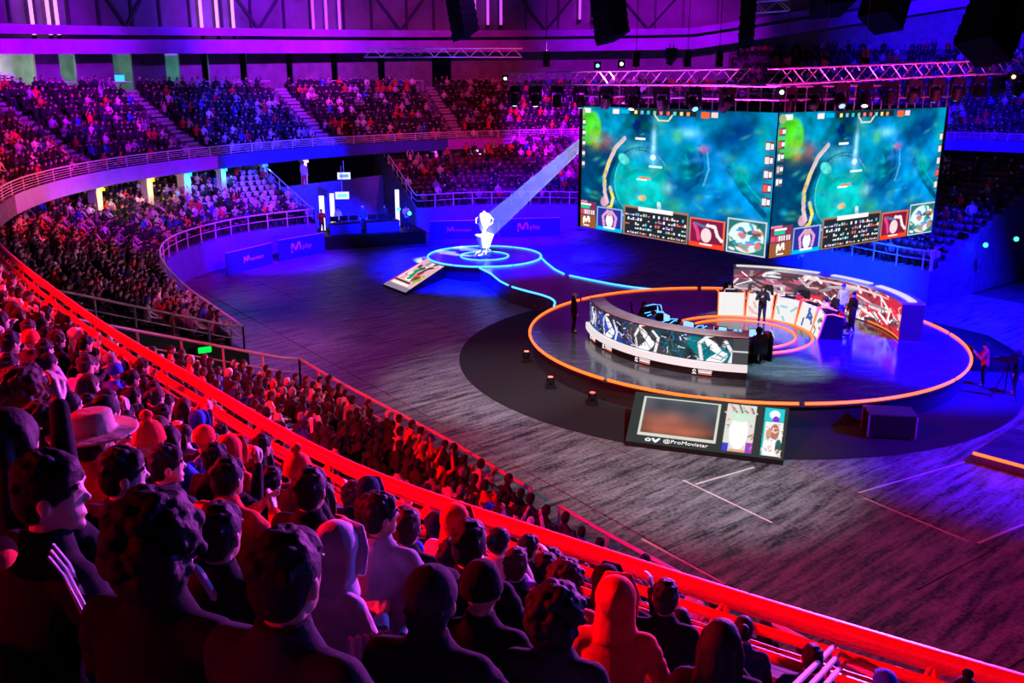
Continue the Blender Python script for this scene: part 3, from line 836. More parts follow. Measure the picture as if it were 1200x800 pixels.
def head_gear():
    """hair and headwear in head-local coordinates"""
    G = {}
    rnd = random.Random(3)
    b = Blob(); b.ell((0, -.012, .028), (.086, .100, .098)); b.ell((0, -.045, -.01), (.078, .065, .085)); b.ell((0, .045, .075), (.062, .045, .04))
    for k in range(40):
        q = rnd.uniform(0, 6.28); e = rnd.uniform(.1, 1.4)
        b.ell((.080 * math.cos(e) * math.cos(q), -.012 + .094 * math.cos(e) * math.sin(q), .03 + .094 * math.sin(e)), (.018,) * 3)
    # cut the fringe off the face by only keeping the crown
    G['short_hair'] = b.fuse('short_hair', .008, .4, 2)
    b = Blob(); b.ell((0, -.014, .030), (.092, .104, .102))
    b.chain([(0, -.06, .02), (0, -.088, -.10), (0, -.095, -.24), (0, -.09, -.33)], [.085, .085, .075, .04])
    for s in (-1, 1):
        b.chain([(s * .06, -.03, .05), (s * .088, -.02, -.05), (s * .085, -.035, -.18), (s * .07, -.05, -.30)], [.04, .036, .036, .02])
        for k in range(5): b.chain([(s * .03 * k / 2, -.10, .0), (s * .04 * k / 2, -.14, -.15), (s * .035 * k / 2, -.14, -.33)], [.03, .028, .012])
    G['long_hair'] = b.fuse('long_hair', .009, .4, 2)
    b = Blob(); b.ell((0, -.02, .045), (.118, .120, .115)); b.ell((0, -.06, -.03), (.115, .085, .11))
    for k in range(150):
        q = rnd.uniform(0, 6.28); e = rnd.uniform(-.6, 1.5)
        if math.sin(q) * math.cos(e) > .55 and e < .7: continue
        b.ell((.118 * math.cos(e) * math.cos(q), -.03 + .118 * math.cos(e) * math.sin(q), .03 + .125 * math.sin(e)), (rnd.uniform(.014, .03),) * 3)
    G['curly_hair'] = b.fuse('curly_hair', .008, .5, 1)
    b = Blob(); b.ell((0, -.012, .028), (.088, .102, .100)); b.ell((0, -.05, -.01), (.078, .062, .08)); b.ell((0, -.125, .055), (.05, .05, .05)); b.cap((0, -.09, .05), (0, -.11, .055), .035, .04)
    G['hair_bun'] = b.fuse('hair_bun', .008, .4, 2)
    # cap: crown, brim, button
    b = Blob(); b.ell((0, -.004, .045), (.090, .104, .085)); b.loft([((0, -.004, .012), .092, .106), ((0, -.004, .05), .092, .106)], 20)
    b.loft([((0, .115, .022), .068, .068), ((0, .118, .032), .068, .068)], 18); b.ell((0, -.004, .130), (.010, .010, .008))
    G['baseball_cap'] = b.fuse('baseball_cap', .007, .4, 2)
    b = Blob(); b.ell((0, -.012, .050), (.096, .110, .098)); b.loft([((0, -.010, -.005), .100, .112), ((0, -.010, .045), .100, .112)], 20)
    for k in range(24):
        q = 6.283 * k / 24; b.cap((.098 * math.cos(q), -.01 + .112 * math.sin(q), .0), (.06 * math.cos(q), -.01 + .07 * math.sin(q), .12), .008, .006)
    for k in range(30):
        q = rnd.uniform(0, 6.28); e = rnd.uniform(-.3, 1.5); b.ell((.034 * math.cos(e) * math.cos(q), -.012 + .034 * math.cos(e) * math.sin(q), .175 + .034 * math.sin(e)), (.014,) * 3)
    b.ell((0, -.012, .172), (.036,) * 3)
    G['pompom_hat'] = b.fuse('pompom_hat', .007, .4, 1)
    b = Blob(); b.ell((0, -.012, .048), (.094, .108, .100)); b.loft([((0, -.010, -.005), .098, .110), ((0, -.010, .040), .098, .110)], 20)
    G['knit_beanie'] = b.fuse('knit_beanie', .007, .4, 2)
    # hood up: shell open at the face, with neck drape
    b = Blob(); b.ell((0, -.03, .04), (.115, .120, .125)); b.ell((0, -.09, .07), (.06, .07, .07)); b.loft([((0, -.03, -.20), .15, .12), ((0, -.03, -.13), .115, .105), ((0, -.02, -.03), .108, .105), ((0, -.02, .05), .112, .10)], 20)
    b.chain([(-.10, .06, -.10), (-.10, .075, .02), (-.06, .075, .115), (.06, .075, .115), (.10, .075, .02), (.10, .06, -.10)], [.02] * 6)
    G['hood'] = b.fuse('hood', .009, .4, 3)
    # wide brim hat
    b = Blob(); b.loft([((0, -.01, .03), .205, .215), ((0, -.01, .042), .205, .215)], 28); b.loft([((0, -.01, .03), .098, .112), ((0, -.01, .13), .085, .10), ((0, -.01, .14), .06, .07)], 22)
    G['brimmed_hat'] = b.fuse('brimmed_hat', .008, .4, 2)
    return G

def cloth(name, c): return mat('cloth_' + name, c, .9, var=.15, scale=11, bump=.5, spec=.12)
def skin_mat(k):
    nm = 'skin_%d' % k
    if nm in MATS: return MATS[nm]
    m = bpy.data.materials.new(nm); m.use_nodes = True; nt = m.node_tree; b = nt.nodes['Principled BSDF']
    a = nt.nodes.new('ShaderNodeAttribute'); a.attribute_name = 'Col'
    mx = nt.nodes.new('ShaderNodeMix'); mx.data_type = 'RGBA'; mx.blend_type = 'MULTIPLY'; mx.inputs[0].default_value = 1
    mx.inputs[6].default_value = (*SKINS[k], 1); nt.links.new(a.outputs['Color'], mx.inputs[7]); nt.links.new(mx.outputs[2], b.inputs['Base Color'])
    b.inputs['Roughness'].default_value = .5; MATS[nm] = m
    return m
HAIRC = {'black': mat('hair_black', (.012, .010, .010), .7, var=.4, scale=60, bump=.3, spec=.2), 'brown': mat('hair_brown', (.05, .028, .016), .7, var=.4, scale=60, bump=.3, spec=.2)}
CL = {'black': (.010, .010, .012), 'charcoal': (.03, .03, .034), 'navy': (.015, .02, .06), 'white': (.75, .74, .74), 'red': (.65, .03, .03), 'grey': (.32, .32, .34), 'blue': (.03, .08, .55), 'beige': (.6, .48, .36), 'green': (.05, .14, .07), 'pale': (.55, .5, .6)}
for k, v in CL.items(): cloth(k, v)
m_shoe = mat('shoe_rubber', (.03, .03, .03), .6)

POSES = {
    'knees': make_pose('sit_knees'), 'lean': make_pose('sit_lean', lean=.20, arms='lean', nod=.1), 'clap': make_pose('sit_clap', lean=.08, arms='clap', yaw=-.15),
    'crossed': make_pose('sit_crossed', lean=.02, arms='crossed', yaw=.1), 'phone': make_pose('sit_phone', lean=.06, arms='phone'), 'chin': make_pose('sit_chin', lean=.16, arms='chin', yaw=-.3),
    'desk': make_pose('sit_desk', lean=.10, arms='desk', nod=.12), 'turned': make_pose('sit_turned', lean=.07, arms='knees', yaw=-.75),
    'stand': make_pose('stand', stand=True, lean=.0, arms='rest'), 'cheer': make_pose('stand_cheer', stand=True, lean=.02, arms='up'), 'stand_clap': make_pose('stand_clap', stand=True, lean=.02, arms='clap'),
}
GEAR = head_gear()
GEAR_WORDS = {'short_hair': 'short %s hair', 'long_hair': 'long %s hair', 'curly_hair': 'bushy %s hair', 'hair_bun': '%s hair in a bun', 'baseball_cap': 'a %s cap', 'pompom_hat': 'a %s bobble hat', 'knit_beanie': 'a %s beanie', 'hood': 'the %s hood up', 'brimmed_hat': 'a %s brimmed hat'}
SHARED = {}
def person(loc, rz, pose, top, bottom, gear, gcol, skin=0, label=None, cat='person', group=None, scale=1.0, tilt=0.0):
    P = POSES[pose]
    t = thing('person', label, cat, loc, rz, group)
    t.scale = (scale,) * 3
    def part(nm, me, m, parent=t, mtx=None):
        if len(me.materials) == 0: me.materials.append(m)
        o = bpy.data.objects.new(nm, me); col.objects.link(o); o.parent = parent
        o.material_slots[0].link = 'OBJECT'; o.material_slots[0].material = m
        if mtx is not None: o.matrix_local = mtx
        return o
    part('body', P['body'], skin_mat(skin))
    part('jacket', P['jacket'], MATS['cloth_' + top]); part('trousers', P['trousers'], MATS['cloth_' + bottom])
    for s in P['shoes']: part('shoe', s, m_shoe)
    if gear:
        g = GEAR[gear]
        part(gear, g, HAIRC.get(gcol) if 'hair' in gear else MATS['cloth_' + gcol], t, P['head'])
        if gear in ('baseball_cap', 'brimmed_hat'): part('short_hair', GEAR['short_hair'], HAIRC['black'], t, P['head'] @ Matrix.Translation((0, -.012, -.035)) @ Matrix.Diagonal((.93, .93, .8, 1)))
    return t
# ------------------------------------------------------------------ painted pictures for lit screens (colour attribute on a fine grid)
def canvas(w_, h_, c=(0, 0, 0)):
    I = np.zeros((h_, w_, 3), np.float32); I[:] = c
    v, u = np.mgrid[0:h_, 0:w_]; return I, (u + .5) / w_, (v + .5) / h_
def noise2(h_, w_, cells, seed):
    r = np.random.RandomState(seed); g = r.rand(cells + 2, int(cells * w_ / h_) + 3)
    y = np.linspace(0, cells, h_); x = np.linspace(0, cells * w_ / h_, w_)
    yi, xi = y.astype(int), x.astype(int); fy, fx = (y - yi)[:, None], (x - xi)[None, :]
    fy, fx = fy * fy * (3 - 2 * fy), fx * fx * (3 - 2 * fx)
    return (g[yi][:, xi] * (1 - fx) + g[yi][:, xi + 1] * fx) * (1 - fy) + (g[yi + 1][:, xi] * (1 - fx) + g[yi + 1][:, xi + 1] * fx) * fy
def rect(I, u, v, x0, x1, y0, y1, c, a=1.0):
    k = (u >= x0) & (u <= x1) & (v >= y0) & (v <= y1); I[k] = I[k] * (1 - a) + np.array(c) * a
def oval(I, u, v, cx, cy, rx, ry, c, a=1.0, soft=.0, rot=0.0):
    x, y = u - cx, v - cy
    if rot: x, y = x * math.cos(rot) + y * math.sin(rot), -x * math.sin(rot) + y * math.cos(rot)
    d = (x / rx) ** 2 + (y / ry) ** 2
    k = (np.exp(-d * 1.1) if soft >= .7 else np.clip((1 + soft - d) / (soft + 1e-4), 0, 1))[..., None] * a; I[:] = I * (1 - k) + np.array(c) * k
def stroke(I, u, v, pts, wd, c, asp=1.0, a=1.0):
    for (x0, y0), (x1, y1) in zip(pts[:-1], pts[1:]):
        dx, dy = (x1 - x0) * asp, y1 - y0; L = dx * dx + dy * dy + 1e-9
        t = np.clip(((u - x0) * asp * dx + (v - y0) * dy) / L, 0, 1)
        d = np.hypot((u - x0) * asp - t * dx, v - y0 - t * dy); k = d < wd
        I[k] = I[k] * (1 - a) + np.array(c) * a
def grid_mesh(name, I, fn):
    """I[v, u] painted on the surface fn(u, v) -> xyz, u and v in 0..1"""
    h_, w_ = I.shape[:2]
    v, u = np.mgrid[0:h_, 0:w_]; u, v = u / (w_ - 1), v / (h_ - 1)
    V = fn(u.ravel(), v.ravel())
    idx = np.arange(h_ * w_).reshape(h_, w_)
    Fq = np.stack([idx[:-1, :-1], idx[:-1, 1:], idx[1:, 1:], idx[1:, :-1]], -1).reshape(-1, 4)
    return setmesh(bpy.data.meshes.new(name), V, Fq, I.reshape(-1, 3))
m_scr = mat_vcol('led_screen_picture', emit=1.25)
m_scr2 = mat_vcol('led_panel_picture', emit=1.15)
def MGLYPH(u, v, I, cx, cy, s, c, asp):
    """rounded M mark"""
    X = [(-.5, -.4), (-.48, .1), (-.42, .38), (-.34, .38), (-.2, .05), (-.08, -.18), (0, -.18), (.1, .05), (.28, .42), (.38, .45), (.46, .2), (.5, -.2)]
    stroke(I, u, v, [(cx + x * s / asp, cy + y * s) for x, y in X], s * .13, c, asp)

def game_picture(w_=330, h_=190):
    I, u, v = canvas(w_, h_); asp = w_ / h_
    n1, n2, n3 = noise2(h_, w_, 3, 1), noise2(h_, w_, 8, 2), noise2(h_, w_, 22, 3)
    T = np.clip((n1 * .5 + n2 * .32 + n3 * .18 - .30) * 2.3, 0, 1)[..., None]
    I[:] = np.array((.0, .012, .09)) * (1 - T) + np.array((.0, .30, .55)) * T
    dg_ = noise2(h_, w_, 6, 44); G_ = np.clip((noise2(h_, w_, 14, 45) - .55) * 4, 0, 1)[..., None]; I[:] = I * (1 - .6 * G_) + np.array((.0, .10, .07)) * .6 * G_
    oval(I, u, v, .80, .86, .17, .22, (.0, .015, .17), .95, .8)
    oval(I, u, v, .10, .42, .13, .34, (.0, .035, .12), .9, .6); oval(I, u, v, .55, .44, .10, .12, (.0, .05, .22), .8, .8)
    oval(I, u, v, .78, .42, .11, .42, (.0, .30, .85), .8, .9, -.55); oval(I, u, v, .60, .82, .22, .07, (.0, .38, .62), .8, 1, .6)
    oval(I, u, v, .88, .50, .03, .4, (.0, .02, .10), .7, 1, -.7)
    oval(I, u, v, .36, .40, .14, .22, (.0, .42, .42), .9, .5); oval(I, u, v, .37, .36, .09, .13, (.0, .62, .60), .8, .6); oval(I, u, v, .35, .35, .05, .07, (.02, .5, .42), .7, .7)
    oval(I, u, v, .37, .64, .08, .10, (.0, .30, .62), .9, .7); oval(I, u, v, .335, .68, .05, .05, (.10, .75, .80), .7, 1)
    oval(I, u, v, .065, .83, .06, .12, (.07, .62, .02), 1, .6); oval(I, u, v, .10, .74, .04, .07, (.28, .55, .04), .9, .9); oval(I, u, v, .115, .70, .018, .025, (.7, .25, .03), .8, 1)
    oval(I, u, v, .17, .72, .035, .05, (.28, .09, .09), .9, .9); oval(I, u, v, .60, .18, .08, .07, (.02, .16, .05), .9, .9); oval(I, u, v, .55, .28, .05, .06, (.02, .26, .10), .8, 1)
    for q in range(14):      # lit lanes, river and banks
        f = q / 13; oval(I, u, v, .58 + .38 * f, .92 - .72 * f, .06, .045, (.0, .30, .85), .5, .9, -.6); oval(I, u, v, .46 + .10 * f, .95 - .45 * f, .05, .04, (.0, .32, .55), .45, .9)
    ring = [(.36 + .15 * math.cos(t_), .42 + .27 * math.sin(t_)) for t_ in np.linspace(.6, 5.6, 40)]
    stroke(I, u, v, ring, .016, (.0, .12, .26), asp, .5); stroke(I, u, v, [(x + .012, y) for x, y in ring], .004, (.2, .65, .75), asp, .35)
    stroke(I, u, v, [(.36 + .09 * math.cos(t_), .38 + .16 * math.sin(t_)) for t_ in np.linspace(3.4, 8.6, 30)], .008, (.02, .40, .42), asp, .35)
    stroke(I, u, v, [(.66, .74), (.68, .60), (.66, .48), (.60, .40)], .014, (.0, .06, .25), asp, .8); stroke(I, u, v, [(.70, .70), (.71, .58), (.69, .46)], .008, (.10, .50, .90), asp, .7)
    stroke(I, u, v, [(.80, .60), (.88, .44), (.97, .30)], .020, (.0, .03, .14), asp, .8); stroke(I, u, v, [(.82, .64), (.90, .48), (.98, .36)], .008, (.0, .45, .40), asp, .7)
    path = [(.20, .78), (.205, .68), (.185, .56), (.16, .45), (.165, .36), (.18, .30)]
    stroke(I, u, v, [(.27, .76), (.22, .68), (.185, .56), (.16, .44), (.165, .32), (.18, .24)], .018, (.70, .52, .55), asp); stroke(I, u, v, [(.19, .58), (.16, .46), (.17, .38)], .008, (.75, .62, .04), asp)
    stroke(I, u, v, [(.195, .36), (.215, .28), (.205, .21), (.185, .19)], .014, (.85, .72, .05), asp); oval(I, u, v, .165, .24, .02, .035, (.70, .38, .50), .9, .6)
    stroke(I, u, v, [(.47, .28), (.475, .22), (.45, .17), (.43, .155)], .017, (.70, .85, .78), asp); stroke(I, u, v, [(.23, .19), (.28, .15), (.36, .14), (.43, .155)], .008, (.1, .5, .75), asp)
    oval(I, u, v, .43, .72, .012, .12, (.35, .85, 1), .9, 1); oval(I, u, v, .43, .62, .03, .05, (.1, .45, 1), .8, 1); oval(I, u, v, .43, .63, .012, .02, (.8, 1, 1), 1, .6)
    oval(I, u, v, .27, .60, .025, .04, (.1, .75, .70), .9, .5, .4); oval(I, u, v, .51, .41, .025, .04, (.25, .8, .85), .7, .8); oval(I, u, v, .68, .72, .02, .02, (.7, .05, .25), .9, .8)
    oval(I, u, v, .60, .83, .05, .03, (.25, .75, .75), .6, 1); oval(I, u, v, .55, .80, .02, .04, (.1, .7, .1), .7, 1); oval(I, u, v, .86, .56, .05, .08, (.0, .42, .28), .7, 1); oval(I, u, v, .95, .80, .03, .12, (.0, .42, .40), .7, 1); oval(I, u, v, .93, .20, .035, .05, (.2, .7, .72), .6, 1)
    rect(I, u, v, .36, .42, .46, .475, (.85, .18, .04)); rect(I, u, v, .345, .40, .445, .46, (.9, .9, .8)); oval(I, u, v, .38, .31, .02, .02, (.8, .42, .12), 1, .5, .5); rect(I, u, v, .33, .385, .76, .775, (.8, .95, 1)); rect(I, u, v, .41, .48, .555, .568, (.7, .95, 1))
    r = random.Random(5)
    for k in range(120):
        oval(I, u, v, r.uniform(.02, .98), r.uniform(.22, .9), r.uniform(.006, .035), r.uniform(.006, .03), r.choice(((.0, .5, .55), (.0, .14, .30), (.02, .35, .8), (.05, .45, .25))), .45, 1, r.uniform(0, 3))
    n4 = noise2(h_, w_, 40, 12)[..., None]; n5 = noise2(h_, w_, 16, 13)[..., None]; I *= (.62 + .25 * n4 + .55 * n5)
    # score bar
    rect(I, u, v, .30, .64, .945, .995, (.01, .02, .03)); rect(I, u, v, .20, .235, .95, .985, (.9, .75, .75)); rect(I, u, v, .245, .29, .955, .985, (.0, .4, .7)); rect(I, u, v, .66, .70, .94, .985, (.9, .12, .02)); rect(I, u, v, .71, .74, .945, .985, (.95, .6, .6))
    for k, c in enumerate(((.8, .8, .2), (.1, .5, .9), (.0, .6, .7), (.2, .5, .4), (.9, .2, .2), (.8, .1, .1), (.1, .6, .7), (.8, .7, .2), (.9, .3, .1))): rect(I, u, v, .32 + .034 * k, .335 + .034 * k, .955, .98, c)
    stroke(I, u, v, [(.43, .95), (.45, .91), (.50, .91), (.52, .95)], .006, (.7, .65, .5), asp)
    # icon columns
    for k in range(5):
        y = .50 + .085 * k
        rect(I, u, v, .005, .04, y, y + .06, (.10, .10, .12)); rect(I, u, v, .008, .02, y + .01, y + .05, r.choice(((.8, .8, .8), (.6, .5, .5), (.7, .1, .1)))); rect(I, u, v, .024, .038, y + .02, y + .045, (.85, .85, .9))
        y = .36 + .095 * k
        rect(I, u, v, .955, .995, y, y + .065, (.12, .05, .05)); rect(I, u, v, .958, .975, y + .01, y + .055, r.choice(((.8, .7, .7), (.8, .1, .08), (.7, .7, .8)))); rect(I, u, v, .978, .992, y + .015, y + .05, (.9, .85, .85))
    rect(I, u, v, .03, .07, .945, .985, (.85, .9, .9)); oval(I, u, v, .02, .955, .018, .03, (.3, .4, .2), 1, .2)
    # lower panels
    def frame(x0, x1, y0, y1, c, bc):
        rect(I, u, v, x0, x1, y0, y1, bc); rect(I, u, v, x0 + .007, x1 - .007, y0 + .012, y1 - .012, c)
    rect(I, u, v, 0, .115, 0, .105, (.28, .09, .03)); MGLYPH(u, v, I, .058, .065, .062, (.95, .92, .88), asp); rect(I, u, v, .04, .077, .016, .026, (.9, .85, .8))
    rect(I, u, v, 0, .115, .105, .22, (.20, .03, .08))
    for k in range(8): rect(I, u, v, .006 + .013 * k, .015 + .013 * k, .115, .150, r.choice(((.9, .8, .85), (.8, .1, .2), (.7, .65, .7))))
    rect(I, u, v, .02, .075, .165, .185, (.0, .6, .35)); rect(I, u, v, .02, .085, .192, .205, (.85, .85, .85)); rect(I, u, v, .0, .06, .21, .225, (.8, .2, .35))
    frame(.12, .272, .0, .195, (.02, .03, .30), (.30, .40, .75)); rect(I, u, v, .12, .272, .0, .03, (.0, .45, .80))
    oval(I, u, v, .197, .09, .020, .055, (.85, .78, .85), 1, .2); oval(I, u, v, .197, .150, .014, .025, (.55, .35, .40), 1, .2)
    stroke(I, u, v, [(.165, .05), (.158, .12), (.185, .165)], .012, (.75, .30, .60), asp); stroke(I, u, v, [(.228, .05), (.236, .12), (.21, .165)], .012, (.75, .30, .60), asp); rect(I, u, v, .165, .23, .022, .035, (.9, .95, 1))
    frame(.28, .625, .0, .235, (.015, .02, .03), (.34, .16, .09)); rect(I, u, v, .36, .545, .205, .235, (.92, .86, .86))
    for k in range(5):
        y = .02 + .036 * k
        for q in range(24):
            if r.random() < .72: rect(I, u, v, .29 + .0138 * q, .299 + .0138 * q, y, y + r.choice((.010, .018)), r.choice(((.9, .9, .9), (.9, .9, .9), (.7, .75, .8), (.1, .5, .7), (.8, .15, .12), (.75, .55, .25), (.45, .25, .8))))
    frame(.632, .802, .0, .215, (.20, .01, .05), (.85, .14, .04)); rect(I, u, v, .632, .802, .0, .035, (.88, .05, .02))
    oval(I, u, v, .715, .095, .024, .05, (.85, .62, .66), 1, .2); stroke(I, u, v, [(.68, .06), (.672, .12), (.655, .17)], .014, (.75, .05, .22), asp); stroke(I, u, v, [(.72, .17), (.755, .165), (.77, .10), (.79, .07)], .012, (.85, .78, .80), asp); stroke(I, u, v, [(.66, .175), (.71, .155)], .010, (.1, .14, .35), asp); rect(I, u, v, .685, .745, .022, .034, (.95, .85, .85))
    frame(.812, .988, .0, .255, (.02, .16, .17), (.55, .62, .60)); oval(I, u, v, .90, .125, .075, .105, (.62, .80, .78), 1, .15)
    for k in range(46):
        oval(I, u, v, r.uniform(.83, .97), r.uniform(.03, .22), r.uniform(.006, .018), r.uniform(.008, .026), r.choice(((.02, .10, .10), (.02, .10, .10), (.0, .40, .45), (.7, .85, .85), (.7, .15, .12), (.05, .25, .7))), .9, .3, r.uniform(0, 3))
    return I

# ------------------------------------------------------------------ hanging video cube
Sb = ray(900, 304, 30.0); zB = Sb.z
kk = (400 - 131) / FPX
zT = CZ + (kk * Sb.y * math.cos(PITCH) - Sb.y * math.sin(PITCH)) / (math.cos(PITCH) + kk * math.sin(PITCH))
Lb, Rb = at(676, 265, zB), at(1095, 272, zB)
Bb = Lb + Rb - Sb; CC = (Lb + Rb) / 2
SC = game_picture()
cube = thing('video_cube', 'giant hanging video cube with two glowing game screens above the stage', 'video screen', (CC.x, CC.y, zB))
def screen_face(a, b, lab):
    a, b = Vector((a.x, a.y, 0)), Vector((b.x, b.y, 0)); d = (b - a); L = d.length; d.normalize()
    nrm = Vector((d.y, -d.x, 0))
    if nrm.dot(a - Vector((CC.x, CC.y, 0))) < 0: nrm = -nrm
    W = L - .06
    m = MB(); M_ = Matrix(((d.x, -nrm.x, 0, 0), (d.y, -nrm.y, 0, 0), (0, 0, 1, 0), (0, 0, 0, 1)))
    mid = (a + b) / 2 - Vector((CC.x, CC.y, 0))
    H = zT - zB
    m.box((0, 0, 0), (L, .18, H), M=Matrix.Translation(mid - nrm * .12 + Vector((0, 0, H / 2))) @ M_); 
    fr = m.build('screen_housing', m_black, cube)
    me = grid_mesh('screen', SC, lambda u, v: np.c_[mid.x - d.x * W / 2 + d.x * W * u + nrm.x * .0, mid.y - d.y * W / 2 + d.y * W * u, .03 + (H - .06) * v])
    o = newobj('screen', me, m_scr, fr); o['label'] = lab
    return fr
screen_face(Lb, Sb, 'lit left hand game screen'); screen_face(Sb, Rb, 'lit right hand game screen'); screen_face(Rb, Bb, 'rear game screen'); screen_face(Bb, Lb, 'rear game screen')
m = MB()
for a, b in ((Lb, Sb), (Sb, Rb), (Rb, Bb), (Bb, Lb)):
    for z in (.35, .75): m.bar((a.x - CC.x, a.y - CC.y, zT - zB + z), (b.x - CC.x, b.y - CC.y, zT - zB + z), .04)
m.build('hanging_frame', mat('rig_steel', (.35, .33, .38), .4, .5), cube)
for a, b in ((Lb, Sb), (Sb, Rb)):
    for k in range(19):
        p = a.lerp(b, (k + .5) / 19); m = MB(); m.bar((p.x - CC.x, p.y - CC.y, zT - zB - .02), (p.x - CC.x, p.y - CC.y, zT - zB + .8), .025); m.build('hanger', MATS['rig_steel'], cube)

# ------------------------------------------------------------------ trusses and lamps of the rig
m_truss = mat('aluminium_truss', (.72, .70, .74), .35, .35, var=.1, scale=30)
def truss(a, b, h, lab, panel=.55, top=True):
    a, b = Vector(a), Vector(b); d = b - a; L = d.length; d.normalize(); s = Vector((-d.y, d.x, 0)).normalized() * h / 2; u_ = Vector((0, 0, h / 2))
    t = thing('lighting_truss', lab, 'truss')
    cs = [s + u_, -s + u_, s - u_, -s - u_]
    for c in cs:
        m = MB(); m.bar(a + c, b + c, .034); m.build('chord', m_truss, t)
    n_ = max(2, int(L / panel))
    for k in range(n_):
        p, q = a + d * L * k / n_, a + d * L * (k + 1) / n_
        for (c0, c1) in ((cs[1], cs[3]), (cs[0], cs[2])):
            m = MB(); A_, B_ = (c0, c1) if k % 2 else (c1, c0); m.bar(p + A_, q + B_, .018, 5); m.build('brace', m_truss, t)
        m = MB(); m.bar(p + cs[0], p + cs[1], .018, 5); m.bar(p + cs[2], p + cs[3], .018, 5); m.build('brace', m_truss, t)
    return t, d
def out_c(p, k): return Vector((CC.x + (p.x - CC.x) * k, CC.y + (p.y - CC.y) * k, 0))
TL, TS, TR = out_c(Lb, 1.42), out_c(Sb, 1.10), out_c(Rb, 1.75)
TL, TS0, TS1, TR = ray(597, 92, 39), ray(872, 90, 28.5), ray(906, 90, 28.5), ray(1215, 76, 35)
truss(TL, TS0, .46, 'violet lit lighting truss over the left screen of the video cube')
truss(TS1, TR, .46, 'red and violet lit lighting truss over the right screen of the video cube')
truss(ray(427, 62, 62), ray(612, 62, 62), .55, 'small violet lit truss hanging before the ring beam')
truss(ray(868, 10, 45), ray(925, 6, 45), .5, 'short pink lit truss high above the video cube')
m_lens = glow('lamp_lens_white', (.8, .95, 1), 4); m_lensc = glow('lamp_lens_cyan', (.15, .65, 1), 2.2); m_lensd = mat('lamp_lens_dark', (.03, .03, .05), .15)
def moving_head(loc, rz, tilt, lens, lab, s=1.0):
    t = thing('moving_head_lamp', lab, 'stage lamp', loc, rz, 'stage lamps under the trusses'); t.scale = (s,) * 3
    m = MB(); m.box((0, 0, -.08), (.34, .26, .14)); m.tube([(-.1, 0, 0), (-.1, 0, .12)], .02, 5); m.tube([(.1, 0, 0), (.1, 0, .12)], .02, 5); m.build('base', m_black, t)
    m = MB(); m.box((-.19, 0, -.3), (.05, .12, .34)); m.box((.19, 0, -.3), (.05, .12, .34)); m.box((0, 0, -.17), (.42, .12, .05)); m.build('yoke', m_black, t)
    h = thing('lamp_head', None, None); h.parent = t; h.location = (0, 0, -.40); h.rotation_euler = (tilt, 0, 0)
    m = MB(); m.lathe([(.08, .16), (.13, .12), (.14, -.05), (.13, -.2), (.12, -.22)], 12); m.build('barrel', m_black, h, smooth=False)
    m = MB(); m.lathe([(.075, -.225), (.075, -.235)], 12); m.build('lens', lens, h)
    return t
ordn = ['first', 'second', 'third', 'fourth', 'fifth', 'sixth', 'seventh', 'eighth', 'ninth', 'tenth', 'eleventh', 'twelfth', 'thirteenth', 'fourteenth', 'fifteenth', 'sixteenth', 'seventeenth', 'eighteenth', 'nineteenth', 'twentieth']
r5 = random.Random(11)
for k in range(9):
    p = TL.lerp(TS0, .03 + .115 * k); moving_head(p - Vector((0, 0, .30)), r5.uniform(-.6, .6), r5.uniform(-.9, .9), (m_lens, m_lens, m_lensd, m_lensc)[k % 4], ordn[k] + ' stage lamp from the open end under the left screen truss', 1.25)
for k in range(11):
    p = TS1.lerp(TR, .05 + .088 * k); moving_head(p - Vector((0, 0, .30)), r5.uniform(-.6, .6), r5.uniform(-.9, .9), (m_lensd, m_lensd, m_lensc, m_lens)[k % 4], ordn[k] + ' stage lamp from the cube corner under the right screen truss', 1.25)
# fixtures standing on the trusses (white and green dots of light)
for px, py, t_, c, lab in ((700, 77, 36, (.1, 1, .7), 'green lit fixture on top of the left truss'), (728, 75, 35, (1, .85, .9), 'white lit fixture beside the green one on the left truss'), (805, 67, 31, (1, .85, .9), 'white lit fixture high near the cube corner'),
                           (592, 92, 39.2, (1, .9, .9), 'white blinking lamp at the open end of the left truss'), (1157, 74, 33, (1, .6, .1), 'orange lit lamp on the right truss below the hanging speakers'), (1186, 90, 33, (1, .85, .5), 'bright warm lamp under the right truss'), (915, 108, 28, (.9, .95, 1), 'white square lamp at the cube corner')):
    p = ray(px, py, t_); t = thing('truss_fixture', lab, 'stage lamp', p)
    m = MB(); m.box((0, 0, 0), (.26, .2, .3)); m.build('housing', m_black, t)
    m = MB(); m.tube([(0, -.10, 0), (0, -.13, 0)], .06, 10); m.build('lens', glow('fixture_%d' % px, c, 6), t)
# hanging loudspeaker columns
def line_array(px, y0, y1, t_, wid, lean, lab, n_=8):
    a, b = ray(px, y0, t_), ray(px + lean, y1, t_)
    t = thing('speaker_column', lab, 'loudspeaker', a)
    dv = (b - a)
    for k in range(n_):
        p = dv * ((k + .5) / n_); L = dv.length / n_
        m = MB(); M_ = Matrix.Translation(p) @ dv.to_track_quat('Z', 'X').to_matrix().to_4x4() @ Matrix.Rotation(.0 + .03 * k, 4, 'X'); 
        m.box((0, 0, 0), (wid, wid * .7, L * .93), M=M_); m.build('speaker_box', m_spk, t)
    m = MB(); m.bar((0, 0, 0), (0, 0, 27.2 - a.z), .03); m.build('hoist_cable', m_black, t)
line_array(532, -40, 42, 55, 1.5, 14, 'black curved speaker column hanging left of the cube', 9)
line_array(708, -30, 46, 45, 1.5, 10, 'wide black speaker column hanging behind the left truss', 8)
line_array(880, -25, 50, 45, 1.0, -6, 'narrow black speaker column above the cube corner', 8)
line_array(1045, -20, 28, 40, 1.8, -14, 'black speaker column high before the right stand', 6)
line_array(1188, -30, 62, 22, 1.2, -38, 'big black tilted speaker column at the upper right corner', 8)
